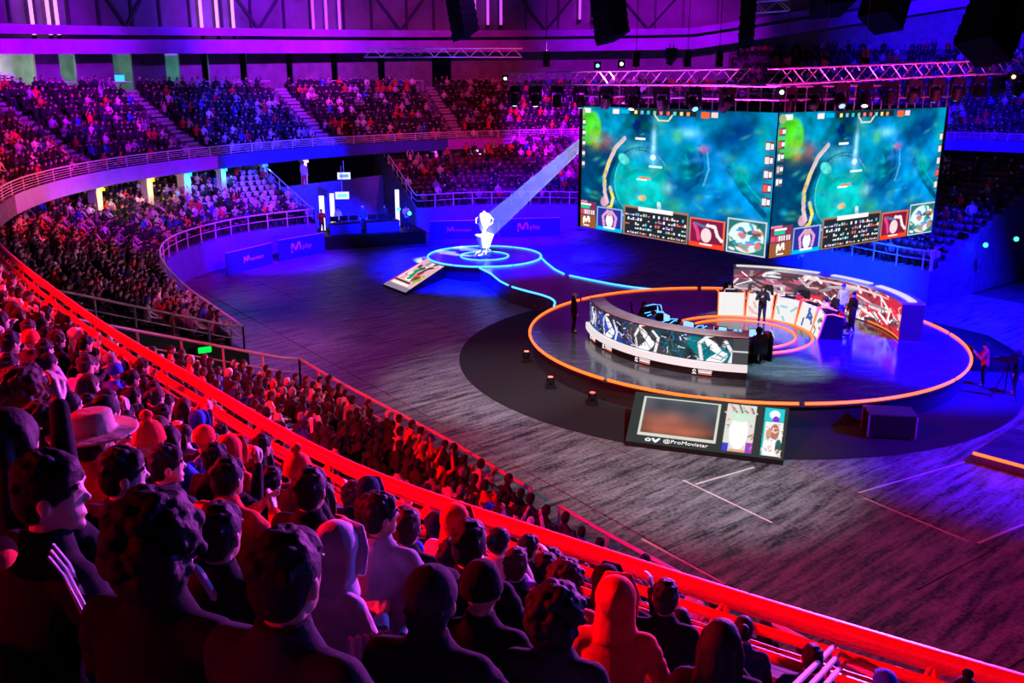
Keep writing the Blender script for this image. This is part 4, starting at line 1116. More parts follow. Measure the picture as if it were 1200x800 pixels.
line_array(975, -30, 13, 40, 1.9, 0, 'square black speaker block at the top above the cube', 4)
# hoist cables of the cube
for k, (px, y0) in enumerate(((745, 82), (805, 82), (842, 82), (920, 90), (965, 82), (1012, 80), (640, 82))):
    p = ray(px, y0, 31); t = thing('hoist_cable', ordn[k] + ' thin dark hoist cable from the roof down to the cube trusses', 'cable', p, 0, 'hoist cables of the rig')
    m = MB(); m.bar((0, 0, 0), (0, 0, 27 - p.z), .012, 5); m.build('cable', m_black, t)
    m = MB(); m.box((0, 0, .35), (.22, .22, .5)); m.build('motor', m_black, t)

# ------------------------------------------------------------------ main stage
SX, SY, SZ, SR = 9.75, 38.8, .90, 8.96
def gloss_deck(name, c, rough):
    m = bpy.data.materials.new(name); m.use_nodes = True; nt = m.node_tree; b = nt.nodes['Principled BSDF']
    ge = nt.nodes.new('ShaderNodeNewGeometry'); nz = nt.nodes.new('ShaderNodeTexNoise'); nz.inputs['Scale'].default_value = 1.4; nz.inputs['Detail'].default_value = 7; nz.inputs['Roughness'].default_value = .7
    mp = nt.nodes.new('ShaderNodeMapping'); mp.inputs['Rotation'].default_value = (0, 0, .5); mp.inputs['Scale'].default_value = (.6, 2.2, 1)
    nt.links.new(ge.outputs['Position'], mp.inputs['Vector']); nt.links.new(mp.outputs[0], nz.inputs['Vector'])
    rp = nt.nodes.new('ShaderNodeValToRGB'); rp.color_ramp.elements[0].position = .4; rp.color_ramp.elements[1].position = .75
    rp.color_ramp.elements[0].color = (*c, 1); rp.color_ramp.elements[1].color = (*[v * 2.4 for v in c], 1)
    nt.links.new(nz.outputs['Fac'], rp.inputs['Fac']); nt.links.new(rp.outputs['Color'], b.inputs['Base Color'])
    rr = nt.nodes.new('ShaderNodeMapRange'); rr.inputs[1].default_value = .3; rr.inputs[2].default_value = .8; rr.inputs[3].default_value = rough; rr.inputs[4].default_value = rough + .14
    nt.links.new(nz.outputs['Fac'], rr.inputs[0]); nt.links.new(rr.outputs[0], b.inputs['Roughness'])
    MATS[name] = m; return m
m_deck = gloss_deck('glossy_stage_deck', (.05, .055, .065), .09)
m_deck2 = gloss_deck('glossy_small_deck', (.05, .05, .06), .16)
m_orange = glow('orange_led_strip', (1, .10, .012), 3.2); m_blue = glow('blue_led_strip', (.05, .30, 1), 3.2)
m_skirt = mat('stage_skirt', (.02, .018, .02), .6)
stage_disc = struct('floor_stage_disc', [(SX - .6 + 11.4 * math.cos(2 * math.pi * k / 72), SY - .2 + 11.4 * math.sin(2 * math.pi * k / 72), z) for z in (-.01, .012) for k in range(72)],
               [tuple(range(72, 144))] + [(k, (k + 1) % 72, 72 + (k + 1) % 72, 72 + k) for k in range(72)], mat('black_floor_disc', (.012, .010, .013), .9, scale=8, bump=.3))  # flat near-black disc on the floor, wider than the main stage
def round_stage(name, c, r_, z, lab, deck, led, ledname, inner, segs=8):
    t = thing(name, lab, 'stage', (c[0], c[1], 0))
    m = MB(); m.lathe([(r_ - .15, .0), (r_ - .15, z - .12)], 96); m.build('skirt', m_skirt, t)
    m = MB(); m.lathe([(r_, z - .12), (r_, z)], 96); m.build('deck', deck, t)
    for k in range(segs):
        a0, a1 = 2 * math.pi * k / segs + .012, 2 * math.pi * (k + 1) / segs - .012
        m = MB(); m.tube([((r_ + .03) * math.cos(a0 + (a1 - a0) * j / 20) for _ in (0,)) and ((r_ + .03) * math.cos(a0 + (a1 - a0) * j / 20), (r_ + .03) * math.sin(a0 + (a1 - a0) * j / 20), z + .02) for j in range(21)], .055, 6)
        m.build(ledname, led, t)
    for ri in inner:
        m = MB(); m.tube([(ri * math.cos(2 * math.pi * j / 72), ri * math.sin(2 * math.pi * j / 72), z + .02) for j in range(72)], .05, 6, closed=True); m.build(ledname, led, t)
    return t
stage = round_stage('main_stage', (SX, SY), SR, SZ, 'round glossy black main stage edged with an orange light ring', m_deck, m_orange, 'ring_light', (3.0, 2.3))
SX2, SY2, SR2 = -1.68, 56.9, 3.45
stage2 = round_stage('trophy_stage', (SX2, SY2), SR2, SZ, 'small round stage edged with a bright blue light ring', m_deck2, m_blue, 'ring_light', (1.47,), 6)
# walkway between the stages
wl = [(562, 314.5), (575, 321), (586, 330), (598, 336), (615, 341), (635, 346), (647, 350.5), (651, 355), (649, 359)]
wr_ = [(633, 301), (640, 308), (650, 316), (662, 322), (690, 328), (715, 333), (740, 337), (764, 339.5)]
WL = [at(x, y, .88) for x, y in wl]; WR = [at(x, y, .88) for x, y in wr_]
wk = thing('walkway', 'dark walkway with blue light strips joining the small stage to the main stage', 'walkway')
n_ = 24
def resamp(P, k):
    P = np.array(P); s = np.r_[0, np.cumsum(np.linalg.norm(np.diff(P, axis=0), axis=1))]; u_ = np.linspace(0, s[-1], k)
    return [Vector((np.interp(u_, s, P[:, 0])[i], np.interp(u_, s, P[:, 1])[i], P[0, 2])) for i in range(k)]
A_, B_ = resamp(WL, n_), resamp(WR, n_)
V = [p for p in A_] + [p for p in B_] + [Vector((p.x, p.y, .0)) for p in A_] + [Vector((p.x, p.y, 0)) for p in B_]
Fs = [(i, i + 1, n_ + i + 1, n_ + i) for i in range(n_ - 1)] + [(i, 2 * n_ + i, 2 * n_ + i + 1, i + 1) for i in range(n_ - 1)] + [(n_ + i, n_ + i + 1, 3 * n_ + i + 1, 3 * n_ + i) for i in range(n_ - 1)]
m = MB(); m.add(V, Fs); m.build('walkway_deck', m_deck2, wk)
for P in (A_, B_):
    for a, b in ((0, 12), (12, 24)):
        m = MB(); m.tube([p + Vector((0, 0, .03)) for p in P[a:b]], .05, 6); m.build('light_strip', m_blue, wk)

# ------------------------------------------------------------------ curved team walls
def arc_pt(r_, a, z): return (SX + r_ * math.cos(a), SY + r_ * math.sin(a), z)
def arc_block(name, r0, r1, z0, z1, a0, a1, m_, parent, n_=40):
    V = []
    for k in range(n_ + 1):
        a = a0 + (a1 - a0) * k / n_
        V += [arc_pt(r0, a, z0), arc_pt(r1, a, z0), arc_pt(r1, a, z1), arc_pt(r0, a, z1)]
    Fs = [(4 * k + j, 4 * k + (j + 1) % 4, 4 * k + 4 + (j + 1) % 4, 4 * k + 4 + j) for k in range(n_) for j in range(4)] + [(0, 1, 2, 3), (4 * n_ + 3, 4 * n_ + 2, 4 * n_ + 1, 4 * n_)]
    mm = MB(); mm.add(V, Fs); o = mm.build(name, m_, parent)
    bm = bmesh.new(); bm.from_mesh(o.data); bmesh.ops.recalc_face_normals(bm, faces=bm.faces); bm.to_mesh(o.data); bm.free()
    return o
m_white = mat('white_laminate', (.82, .80, .82), .35, var=.05)
m_ledge = glow('white_led_ledge', (1, .96, .97), .75)
m_cap = mat('pale_gloss_cap', (.62, .68, .70), .25, var=.15, scale=2)
# near wall: picture band
def portrait_picture(w_=420, h_=64):
    I, u, v = canvas(w_, h_, (.018, .016, .025)); asp = w_ / h_; r = random.Random(4)
    n1 = noise2(h_, w_, 4, 9)[..., None]; I += n1 * np.array((.02, .02, .05)) * (u[..., None] < .5) + n1 * np.array((.01, .05, .06)) * (u[..., None] >= .5)
    for k in range(330):
        x = r.uniform(.0, .92); y = r.uniform(.05, .95); q = r.uniform(0, 6.28); L = r.uniform(.06, .25)
        c = r.choice(((.75, .75, .80), (.75, .75, .80), (.02, .06, .30), (.0, .25, .30), (.0, .12, .14), (.1, .1, .12), (.1, .1, .12)) if x > .5 else ((.7, .7, .8), (.03, .08, .45), (.03, .08, .45), (.08, .08, .1), (.5, .3, .4)))
        stroke(I, u, v, [(x, y), (x + math.cos(q) * L / asp, y + math.sin(q) * L)], r.uniform(.010, .024), c, asp)
    for cx, cy, s, sh in ((.105, .48, .9, (.03, .10, .42)), (.30, .42, 1.25, (.02, .06, .45)), (.545, .45, 1.3, (.06, .05, .06)), (.865, .40, 1.45, (.0, .20, .24))):
        W = .42 * s / asp
        oval(I, u, v, cx + W * .2, cy - .22, W * .9, .50 * s, sh, .85, .15, .15)
        oval(I, u, v, cx - W * .05, cy + .30 * s, W * .36, .22 * s, (.04, .025, .03), 1, .2)
        oval(I, u, v, cx, cy + .10 * s, W * .27, .24 * s, (.92, .86, .88), 1, .12, .1)
        oval(I, u, v, cx + W * .05, cy - .22 * s, W * .36, .22 * s, (.90, .90, .95), 1, .15, -.1)
        q = r.uniform(-.1, .1)
        stroke(I, u, v, [(cx - W * .55, cy - .35 * s), (cx - W * .72, cy + (.12 + q) * s), (cx - W * .35, cy + .40 * s), (cx - W * .1, cy + .44 * s)], .035 * s, (.80, .74, .78), asp)
        stroke(I, u, v, [(cx + W * .6, cy - .40 * s), (cx + W * .80, cy + (.05 - q) * s), (cx + W * .45, cy + .30 * s)], .035 * s, (.80, .74, .78), asp)
        for z in range(10): stroke(I, u, v, [(cx + r.uniform(-1, 1) * W, r.uniform(.05, .95)), (cx + r.uniform(-1, 1) * W, r.uniform(.05, .95))], .012, sh if z % 2 else (.03, .03, .04), asp)
    rect(I, u, v, .935, 1, 0, 1, (.06, .06, .07)); rect(I, u, v, .935, 1, .45, .52, (.6, .6, .62))
    return I
def arc_screen(name, I, r_, a0, a1, z0, z1, parent, mt):
    me = grid_mesh(name, I, lambda u, v: np.c_[SX + r_ * np.cos(a0 + (a1 - a0) * u), SY + r_ * np.sin(a0 + (a1 - a0) * u), z0 + (z1 - z0) * v])
    return newobj(name, me, mt, parent)
NR = 6.45
nw = thing('team_wall', 'near curved team wall showing player portraits above a glowing white ledge', 'stage wall')
na0, na1 = R(181), R(259)
arc_block('wall_core', NR - .30, NR - .02, SZ, SZ + 1.55, na0, na1, m_black, nw)
arc_block('top_cap', NR - .62, NR + .0, SZ + 1.55, SZ + 1.62, na0, na1, m_cap, nw)
arc_screen('portrait_band', portrait_picture(), NR, na0, na1, SZ + .58, SZ + 1.52, nw, m_scr2)
arc_block('light_ledge', NR, NR + .16, SZ + .30, SZ + .56, na0, na1, m_ledge, nw)
arc_block('plinth', NR - .02, NR + .06, SZ, SZ + .30, na0, na1, m_black, nw)
m_logo = glow('white_logo', (1, .93, .93), .9); m_logor = glow('red_logo', (1, .18, .12), .8)
for k, f in enumerate((.13, .30, .54, .82)):
    a = na0 + (na1 - na0) * f; p = arc_pt(NR + .075, a, SZ + .15)
    t = bpy.data.objects.new('sponsor_logo', None); col.objects.link(t); t.parent = nw; t.location = p; t.rotation_euler = (0, 0, a + math.pi / 2)
    m = MB(); m.tube([(-.36, .0, .03), (-.30, .0, .09), (-.24, .0, .03), (-.30, .0, -.03), (-.36, .0, .03)], .018, 5); m.box((-.30, 0, -.07), (.16, .02, .03)); m.build('logo_icon', m_logo, t)
    m = MB(); m.box((.10, 0, .07), (.52, .02, .035)); m.box((.10, 0, .0), (.48, .02, .05)); m.build('logo_line', m_logo, t)
    m = MB(); m.box((.10, 0, -.07), (.5, .02, .03)); m.build('logo_line', m_logor, t)
# far wall with the red artwork
def red_picture(w_=420, h_=80):
    I, u, v = canvas(w_, h_, (.10, .035, .06)); asp = w_ / h_; r = random.Random(8)
    g = np.clip(u * 1.35, 0, 1)[..., None]      # artwork is redder towards its end panel
    I[:] = np.array((.65, .02, .05)) * (1 - g) + np.array((.13, .06, .09)) * g
    for k in range(120):
        x, y = r.uniform(.02, .98), r.uniform(.05, .95); q = r.uniform(0, 6.28); L = r.uniform(.15, .45); red = r.random() > x * .9
        c = r.choice(((.85, .55, .6), (.85, .80, .82), (.75, .02, .06), (.08, .04, .05), (.08, .04, .05)) if red else ((.85, .8, .85), (.28, .22, .28), (.5, .42, .48), (.05, .04, .05), (.5, .1, .2)))
        if r.random() < .35: oval(I, u, v, x, y, r.uniform(.02, .05), r.uniform(.08, .25), c, .9, .15, r.uniform(0, 3))
        else: stroke(I, u, v, [(x, y), (x + math.cos(q) * L / asp, y + math.sin(q) * L), (x + math.cos(q + 1) * L / asp * 1.4, y + math.sin(q + 1) * L * 1.2)], r.uniform(.012, .05), c, asp)
    rect(I, u, v, .0, .30, .0, .06, (1, .20, .03))
    return I
fw_ = thing('team_wall', 'far curved team wall with red and white artwork behind the players', 'stage wall')
fa0, fa1 = R(-10), R(80)
arc_block('wall_core', NR + .02, NR + .9, SZ, SZ + 1.55, fa0, fa1, mat('dark_maroon_laminate', (.06, .02, .03), .4), fw_)
arc_block('top_cap', NR - .04, NR + .92, SZ + 1.55, SZ + 1.62, fa0, fa1, m_cap, fw_)
arc_screen('artwork_band', red_picture(), NR, fa0, fa1, SZ + .04, SZ + 1.54, fw_, m_scr)
for a, b in ((-8, 18), (22, 40), (46, 79)):
    arc_block('light_strip', NR + .30, NR + .62, SZ + 1.625, SZ + 1.66, R(a), R(b), m_ledge, fw_, 12)

# ------------------------------------------------------------------ player pods, chairs and players
m_mon = glow('monitor_blue', (.25, .5, 1), 1.6); m_podw = glow('pod_front_white', (1, .95, .95), .62)
def pod_picture(k):
    I, u, v = canvas(40, 44, (.80, .78, .78)); r = random.Random(30 + k)
    cs = ((.75, .7, .7), (.8, .45, .45), (.25, .6, .65), (.05, .1, .4), (.05, .06, .1))[k]
    for q in range((0, 5, 4, 7, 6)[k]):
        x, y = r.uniform(.15, .85), r.uniform(.2, .8); stroke(I, u, v, [(x, y), (x + r.uniform(-.3, .3), y + r.uniform(-.3, .3))], .05, cs)
    return I
def pod(a, k, team, chair_label, pod_label):
    t = thing('player_desk', pod_label, 'desk', (SX, SY, SZ), a, 'player desks on the main stage')
    r0, wd = 3.12, 1.18
    m = MB(); V = [(r0, -wd / 2, 0), (r0, wd / 2, 0), (r0 + .25, wd / 2 - .02, 1.05), (r0 + .25, -wd / 2 + .02, 1.05)]
    m.add([*V, *[(x + .06, y, z) for x, y, z in V]], [(0, 3, 2, 1), (4, 5, 6, 7), (0, 1, 5, 4), (1, 2, 6, 5), (2, 3, 7, 6), (3, 0, 4, 7)]); fp = m.build('front_panel', m_white, t)
    me = grid_mesh('panel_picture', pod_picture(k), lambda u, v: np.c_[r0 - .012 + .25 * v, wd / 2 - .05 - (wd - .1) * u, .03 + 1.0 * v]); newobj('panel_picture', me, MATS['led_panel_picture'] if team == 'far' else m_scr, fp)
    for s in (-1, 1):
        m = MB(); m.tube([(r0 - .01, s * wd / 2, .0), (r0 + .22, s * wd / 2, 1.07), (r0 + .55, s * wd / 2, 1.10), (r0 + 1.0, s * wd / 2, .98)], .019, 6); m.build('edge_light', m_orange if team == 'far' else m_blue, t)
        m = MB(); m.add([(r0 + .02, s * (wd / 2 - .02), 0), (r0 + 1.0, s * (wd / 2 - .02), 0), (r0 + 1.0, s * (wd / 2 - .02), .96), (r0 + .3, s * (wd / 2 - .02), 1.05), (r0 + .02, s * (wd / 2 - .05), 0), (r0 + 1.0, s * (wd / 2 - .05), 0), (r0 + 1.0, s * (wd / 2 - .05), .96), (r0 + .3, s * (wd / 2 - .05), 1.05)], [(0, 1, 2, 3), (7, 6, 5, 4), (0, 4, 5, 1), (1, 5, 6, 2), (2, 6, 7, 3), (3, 7, 4, 0)]); m.build('side_panel', m_black, t)
    m = MB(); m.box((r0 + .62, 0, .74), (.72, wd - .1, .04)); m.build('worktop', m_black, t)
    mn = MB(); mn.box((r0 + .38, 0, .99), (.04, .56, .34)); mn.box((r0 + .36, 0, .80), (.05, .06, .12)); o = mn.build('monitor', m_black, t)
    mn = MB(); mn.box((r0 + .402, 0, .99), (.006, .52, .30)); mn.build('display', m_mon, o)
    # gaming chair
    c = thing('gaming_chair', chair_label, 'chair', (SX + (r0 + 1.15) * math.cos(a), SY + (r0 + 1.15) * math.sin(a), SZ), a + math.pi / 2, 'gaming chairs on the main stage')
    m = MB(); m.box((0, 0, .44), (.50, .48, .10)); m.build('seat', m_black, c)
    m = MB(); m.add([(-.25, -.24, .46), (.25, -.24, .46), (.28, -.30, .85), (.20, -.36, 1.25), (-.20, -.36, 1.25), (-.28, -.30, .85), (-.25, -.32, .46), (.25, -.32, .46), (.28, -.38, .85), (.20, -.44, 1.25), (-.20, -.44, 1.25), (-.28, -.38, .85)],
                    [(0, 1, 2, 5), (5, 2, 3, 4), (11, 8, 7, 6), (10, 9, 8, 11), (0, 6, 7, 1), (1, 7, 8, 2), (2, 8, 9, 3), (3, 9, 10, 4), (4, 10, 11, 5), (5, 11, 6, 0)]); m.build('backrest', m_black, c)
    m = MB(); m.bar((0, 0, .08), (0, 0, .42), .04); m.build('gas_column', m_metal, c)
    for q in range(5):
        m = MB(); m.bar((0, 0, .09), (.28 * math.cos(q * 1.257), .28 * math.sin(q * 1.257), .05), .025); m.build('leg', m_black, c)
    for s in (-1, 1):
        m = MB(); m.box((s * .29, -.02, .66), (.07, .30, .04)); m.bar((s * .29, -.05, .46), (s * .29, -.05, .66), .02); m.build('armrest', m_black, c)
tops_far = ('white', 'white', 'red', 'pale', 'red'); tops_near = ('navy', 'blue', 'charcoal', 'navy', 'blue')
gearF = (('short_hair', 'black'), ('short_hair', 'brown'), ('hair_bun', 'black'), ('curly_hair', 'brown'), ('knit_beanie', 'blue'))
pos5 = ('first', 'second', 'third', 'fourth', 'fifth')
for k in range(5):
    a = R(84 - 22.5 * k)
    pod(a, k, 'far', 'black gaming chair, %s of the far team from the small stage side' % pos5[k], 'white fronted player desk, %s of the far team from the small stage side' % pos5[k])
    q = (SX + 4.27 * math.cos(a), SY + 4.27 * math.sin(a), SZ)
    person(q, a + math.pi / 2, 'desk', tops_far[k], 'black', *gearF[k], k % 3, 'player in %s top at the %s far team desk' % (tops_far[k], pos5[k]), group='players of the far team')
    a = R(176 + 22.5 * k)
    pod(a, k, 'near', 'black gaming chair, %s behind the portrait wall from the small stage side' % pos5[k], 'blue edged player desk, %s behind the portrait wall from the small stage side' % pos5[k])
    q = (SX + 4.27 * math.cos(a), SY + 4.27 * math.sin(a), SZ)
    person(q, a + math.pi / 2, 'desk', tops_near[k], 'black', ('short_hair', 'hair_bun', 'short_hair', 'baseball_cap', 'curly_hair')[k], ('black', 'brown', 'black', 'white', 'black')[k], (k + 1) % 3, 'player in %s top, %s desk behind the portrait wall' % (tops_near[k], pos5[k]), group='players of the near team')
def stand_at(px, py, z, faceto, pose, top, bottom, gear, gc, lab, skin=0, sc=1.0):
    p = at(px, py, z); f = Vector(faceto) - p
    return person(p, math.atan2(f.y, f.x) - math.pi / 2, pose, top, bottom, gear, gc, skin, lab, scale=sc)
stand_at(892, 379, SZ, (8, 30, 0), 'stand_clap', 'charcoal', 'charcoal', 'long_hair', 'brown', 'presenter in a dark dress standing before the white player desks')
stand_at(672, 389, SZ, (10, 40, 0), 'stand', 'black', 'black', 'baseball_cap', 'white', 'crew member in black standing at the end of the portrait wall')
stand_at(985, 377, SZ, (10, 38, 0), 'stand', 'pale', 'black', 'knit_beanie', 'blue', 'coach in a pale top and blue beanie behind the far desks')
stand_at(997, 388, SZ, (6, 36, 0), 'stand', 'black', 'black', 'short_hair', 'black', 'staff member in black standing at the last far desk')
stand_at(1151, 452, 0, (10, 38, 0), 'stand_clap', 'red', 'black', 'short_hair', 'black', 'crew member in a red jacket by the stage edge on the blue floor')
stand_at(1188, 462, 0, (10, 38, 0), 'stand', 'black', 'black', 'baseball_cap', 'black', 'camera operator in black on the blue floor at the picture edge')

# ------------------------------------------------------------------ tilted display boards around the stages
def board_picture():
    I, u, v = canvas(190, 90, (.035, .038, .040)); asp = 190 / 90
    rect(I, u, v, .07, .575, .16, .92, (.62, .64, .56)); rect(I, u, v, .085, .56, .215, .90, (.10, .10, .11))
    n1 = noise2(90, 190, 5, 21); k = (u > .085) & (u < .56) & (v > .215) & (v < .90)
    warm = np.exp(-((u - .2) / .2) ** 2 - ((v - .40) / .2) ** 2) + .5 * np.exp(-((u - .42) / .14) ** 2 - ((v - .32) / .12) ** 2)
    P_ = np.array((.55, .13, .05)) * (warm * (n1 * .9 + .3))[..., None] + np.array((.10, .11, .14)) * (.6 + n1[..., None] * .6) * v[..., None]; I[k] = P_[k]
    # poster one
    rect(I, u, v, .615, .80, .06, .96, (.68, .66, .62)); oval(I, u, v, .705, .42, .055, .30, (.95, .95, .95), 1, .2); oval(I, u, v, .705, .74, .06, .12, (.55, .75, .60), .9, .4)
    for q in range(9): stroke(I, u, v, [(.63 + .02 * q, .95 - .05 * (q % 3)), (.66 + .018 * q, .80)], .012, (.05, .20, .15) if q % 2 else (.85, .5, .45), asp)
    rect(I, u, v, .618, .655, .06, .20, (.05, .05, .60)); rect(I, u, v, .76, .798, .06, .24, (.35, .05, .45)); rect(I, u, v, .66, .76, .06, .10, (.7, .35, .2))
    # poster two
    rect(I, u, v, .855, .975, .70, .96, (.02, .55, .62)); oval(I, u, v, .915, .83, .03, .08, (.88, .90, .95), 1, .3); oval(I, u, v, .925, .72, .02, .08, (.22, .03, .6), 1, .3)
    rect(I, u, v, .855, .975, .06, .69, (.78, .80, .80)); oval(I, u, v, .925, .50, .026, .14, (.45, .16, .10), 1, .3); oval(I, u, v, .89, .46, .015, .1, (.6, .3, .2), 1, .3); oval(I, u, v, .91, .22, .05, .14, (.92, .94, .94), 1, .2); oval(I, u, v, .955, .24, .018, .12, (.03, .10, .08), 1, .3); rect(I, u, v, .855, .862, .06, .69, (.0, .5, .45))
    rq = random.Random(77)
    for q in range(60):
        x, y = (rq.uniform(.62, .795), rq.uniform(.08, .94)) if q % 2 else (rq.uniform(.86, .97), rq.uniform(.08, .66))
        if abs(x - .705) < .045 and y < .7: continue
        stroke(I, u, v, [(x, y), (min(x + rq.uniform(-.02, .02), .972), y + rq.uniform(-.06, .06))], rq.uniform(.006, .014), rq.choice(((.9, .9, .88), (.25, .35, .3), (.6, .2, .12), (.1, .12, .4), (.85, .6, .5))), asp, .8)
    # small icons
    oval(I, u, v, .145, .085, .018, .032, (.92, .92, .92), 1, .1); oval(I, u, v, .145, .085, .008, .014, (.05, .05, .05), 1, .1)
    stroke(I, u, v, [(.175, .11), (.195, .06), (.215, .12)], .016, (.92, .92, .92), asp)
    return I
def text_obj(s, size, m_, parent, loc, rot, name='lettering'):
    cu = bpy.data.curves.new(name, 'FONT'); cu.body = s; cu.size = size; cu.extrude = .004; cu.align_x = 'LEFT'; cu.resolution_u = 2
    o = bpy.data.objects.new('t', cu); col.objects.link(o)
    dg = bpy.context.evaluated_depsgraph_get(); me = bpy.data.meshes.new_from_object(o.evaluated_get(dg)); bpy.data.objects.remove(o); bpy.data.curves.remove(cu)
    t = newobj(name, me, m_, parent); t.location = loc; t.rotation_euler = rot; return t
bp = board_picture()
def display_board(tl, tr, bl, br, pic, lab, text=None, thick=.16):
    """corners on the real floor / stage edge"""
    c = (Vector(bl) + Vector(br)) / 2; t = thing('display_board', lab, 'display', (c.x, c.y, 0))
    P = [Vector(p) - Vector((c.x, c.y, 0)) for p in (bl, br, tr, tl)]
    nrm = (P[1] - P[0]).cross(P[3] - P[0]).normalized()
    m = MB(); m.add([*P, *[Vector((p.x, p.y, max(-.0, 0.0))) for p in P]], [(0, 1, 2, 3), (4, 7, 6, 5), (0, 4, 5, 1), (1, 5, 6, 2), (2, 6, 7, 3), (3, 7, 4, 0)]); fr = m.build('housing', m_black, t)
    Q = [np.array(p + nrm * .015) for p in P]
    me = grid_mesh('display_picture', pic, lambda u, v: (Q[0][None] * ((1 - u) * (1 - v))[:, None] + Q[1][None] * (u * (1 - v))[:, None] + Q[2][None] * (u * v)[:, None] + Q[3][None] * ((1 - u) * v)[:, None]))
    newobj('display_picture', me, m_scr2, t)
    if text:
        ex = (P[1] - P[0]).normalized(); ey = nrm.cross(ex)
        M_ = Matrix((ex, ey, nrm)).transposed().to_4x4(); loc = P[0].lerp(P[1], .24) + (P[3] - P[0]) * .055 + nrm * .03
        o = text_obj(text, .24, m_logo, t, (0, 0, 0), (0, 0, 0)); o.matrix_local = Matrix.Translation(loc) @ M_
    return t
display_board(at(745, 459, .95), at(925, 478.5, .95), at(733, 517, .14), at(918, 540, .14), bp, 'large tilted display board leaning on the front of the main stage', '@ProMovistar')
def flag_picture():
    I, u, v = canvas(90, 60, (.75, .40, .45)); r = random.Random(2); asp = 1.5
    rect(I, u, v, 0, 1, 0, .06, (.8, .05, .08)); rect(I, u, v, .0, .12, 0, 1, (.25, .2, .3)); rect(I, u, v, .14, .20, .1, .8, (.9, .9, .9)); rect(I, u, v, .22, .27, .05, .75, (.05, .02, .03)); rect(I, u, v, .3, .36, .35, .9, (.9, .95, .8))
    stroke(I, u, v, [(.35, .8), (.5, .82)], .09, (.25, .45, .03), asp); stroke(I, u, v, [(.38, .45), (.6, .35), (.72, .45)], .08, (.0, .30, .10), asp); stroke(I, u, v, [(.45, .6), (.6, .62)], .07, (.8, .05, .06), asp); stroke(I, u, v, [(.55, .55), (.75, .62), (.85, .75)], .05, (.03, .03, .08), asp)
    for k in range(22): oval(I, u, v, r.uniform(.35, .95), r.uniform(.05, .95), r.uniform(.02, .07), r.uniform(.03, .09), r.choice(((.9, .82, .84), (.9, .82, .84), (.85, .35, .4), (.1, .35, .3), (.08, .02, .05))), .9, .3)
    rect(I, u, v, .3, .95, .06, .14, (.9, .75, .8)); rect(I, u, v, .80, 1, .0, .3, (.85, .35, .5))
    return I
display_board(at(500, 303, .75), at(521, 312, .75), at(449, 333, .12), at(475, 343, .12), np.rot90(flag_picture(), 1).copy() if False else np.ascontiguousarray(np.transpose(flag_picture(), (1, 0, 2))), 'tilted display board with a red, white and green picture by the small stage')
pc = board_picture(); pc = np.clip(pc * np.array((.8, 1.1, 1.0)) + np.array((.10, .22, .20)), 0, 1)
a = R(-2)
display_board(arc_pt(SR + .3, a + .24, .95), arc_pt(SR + .3, a - .24, .95), arc_pt(SR + 2.9, a + .20, .30), arc_pt(SR + 2.9, a - .20, .30), pc, 'bright display board seen edge on beyond the stage on the blue floor')

# trophy on its pedestal
tp = thing('trophy_pedestal', 'white pedestal in the middle of the blue ringed stage', 'pedestal', (SX2, SY2, SZ))
m = MB(); m.lathe([(.42, 0), (.42, .06), (.16, .12), (.14, .5)], 20); m.build('foot', m_white, tp)
m = MB(); m.lathe([(.14, .5), (.30, .55), (.52, 1.20), (.56, 1.25), (.56, 1.32), (.0, 1.32)], 20); m.build('bowl_top', m_white, tp)
for k in range(4):
    q = k * math.pi / 2 + .4; m = MB(); m.bar((.15 * math.cos(q), .15 * math.sin(q), .5), (.75 * math.cos(q), .75 * math.sin(q), .02), .04); m.build('strut', m_metal, tp)
tr_ = thing('trophy', 'spotlit silver trophy cup standing on the white pedestal', 'trophy', (SX2, SY2, SZ + 1.32))
m_silver = mat('trophy_silver', (.9, .9, .92), .35, .1, var=.05)
m = MB(); m.lathe([(.22, 0), (.22, .08), (.10, .14), (.08, .30), (.12, .36), (.30, .62), (.36, .95), (.34, 1.15), (.28, 1.28), (.10, 1.36), (.02, 1.46)], 24); m.build('cup', m_silver, tr_, smooth=True)
for s in (-1, 1):
    m = MB(); m.tube([(s * .30, 0, .62), (s * .50, 0, .72), (s * .52, 0, .98), (s * .34, 0, 1.10)], .035, 8); m.build('handle', m_silver, tr_)
BEAM_SRC = Vector((7.2, 48.0, 11.6))
spot('trophy_spot_light', BEAM_SRC, (SX2, SY2, 2.5), (.55, .66, 1), 2200000, 9.0, .35, .06)
moving_head(BEAM_SRC + Vector((.5, -.6, 1.25)), .7, .5, m_lens, 'stage lamp behind the cube that throws the trophy beam', 1.3)
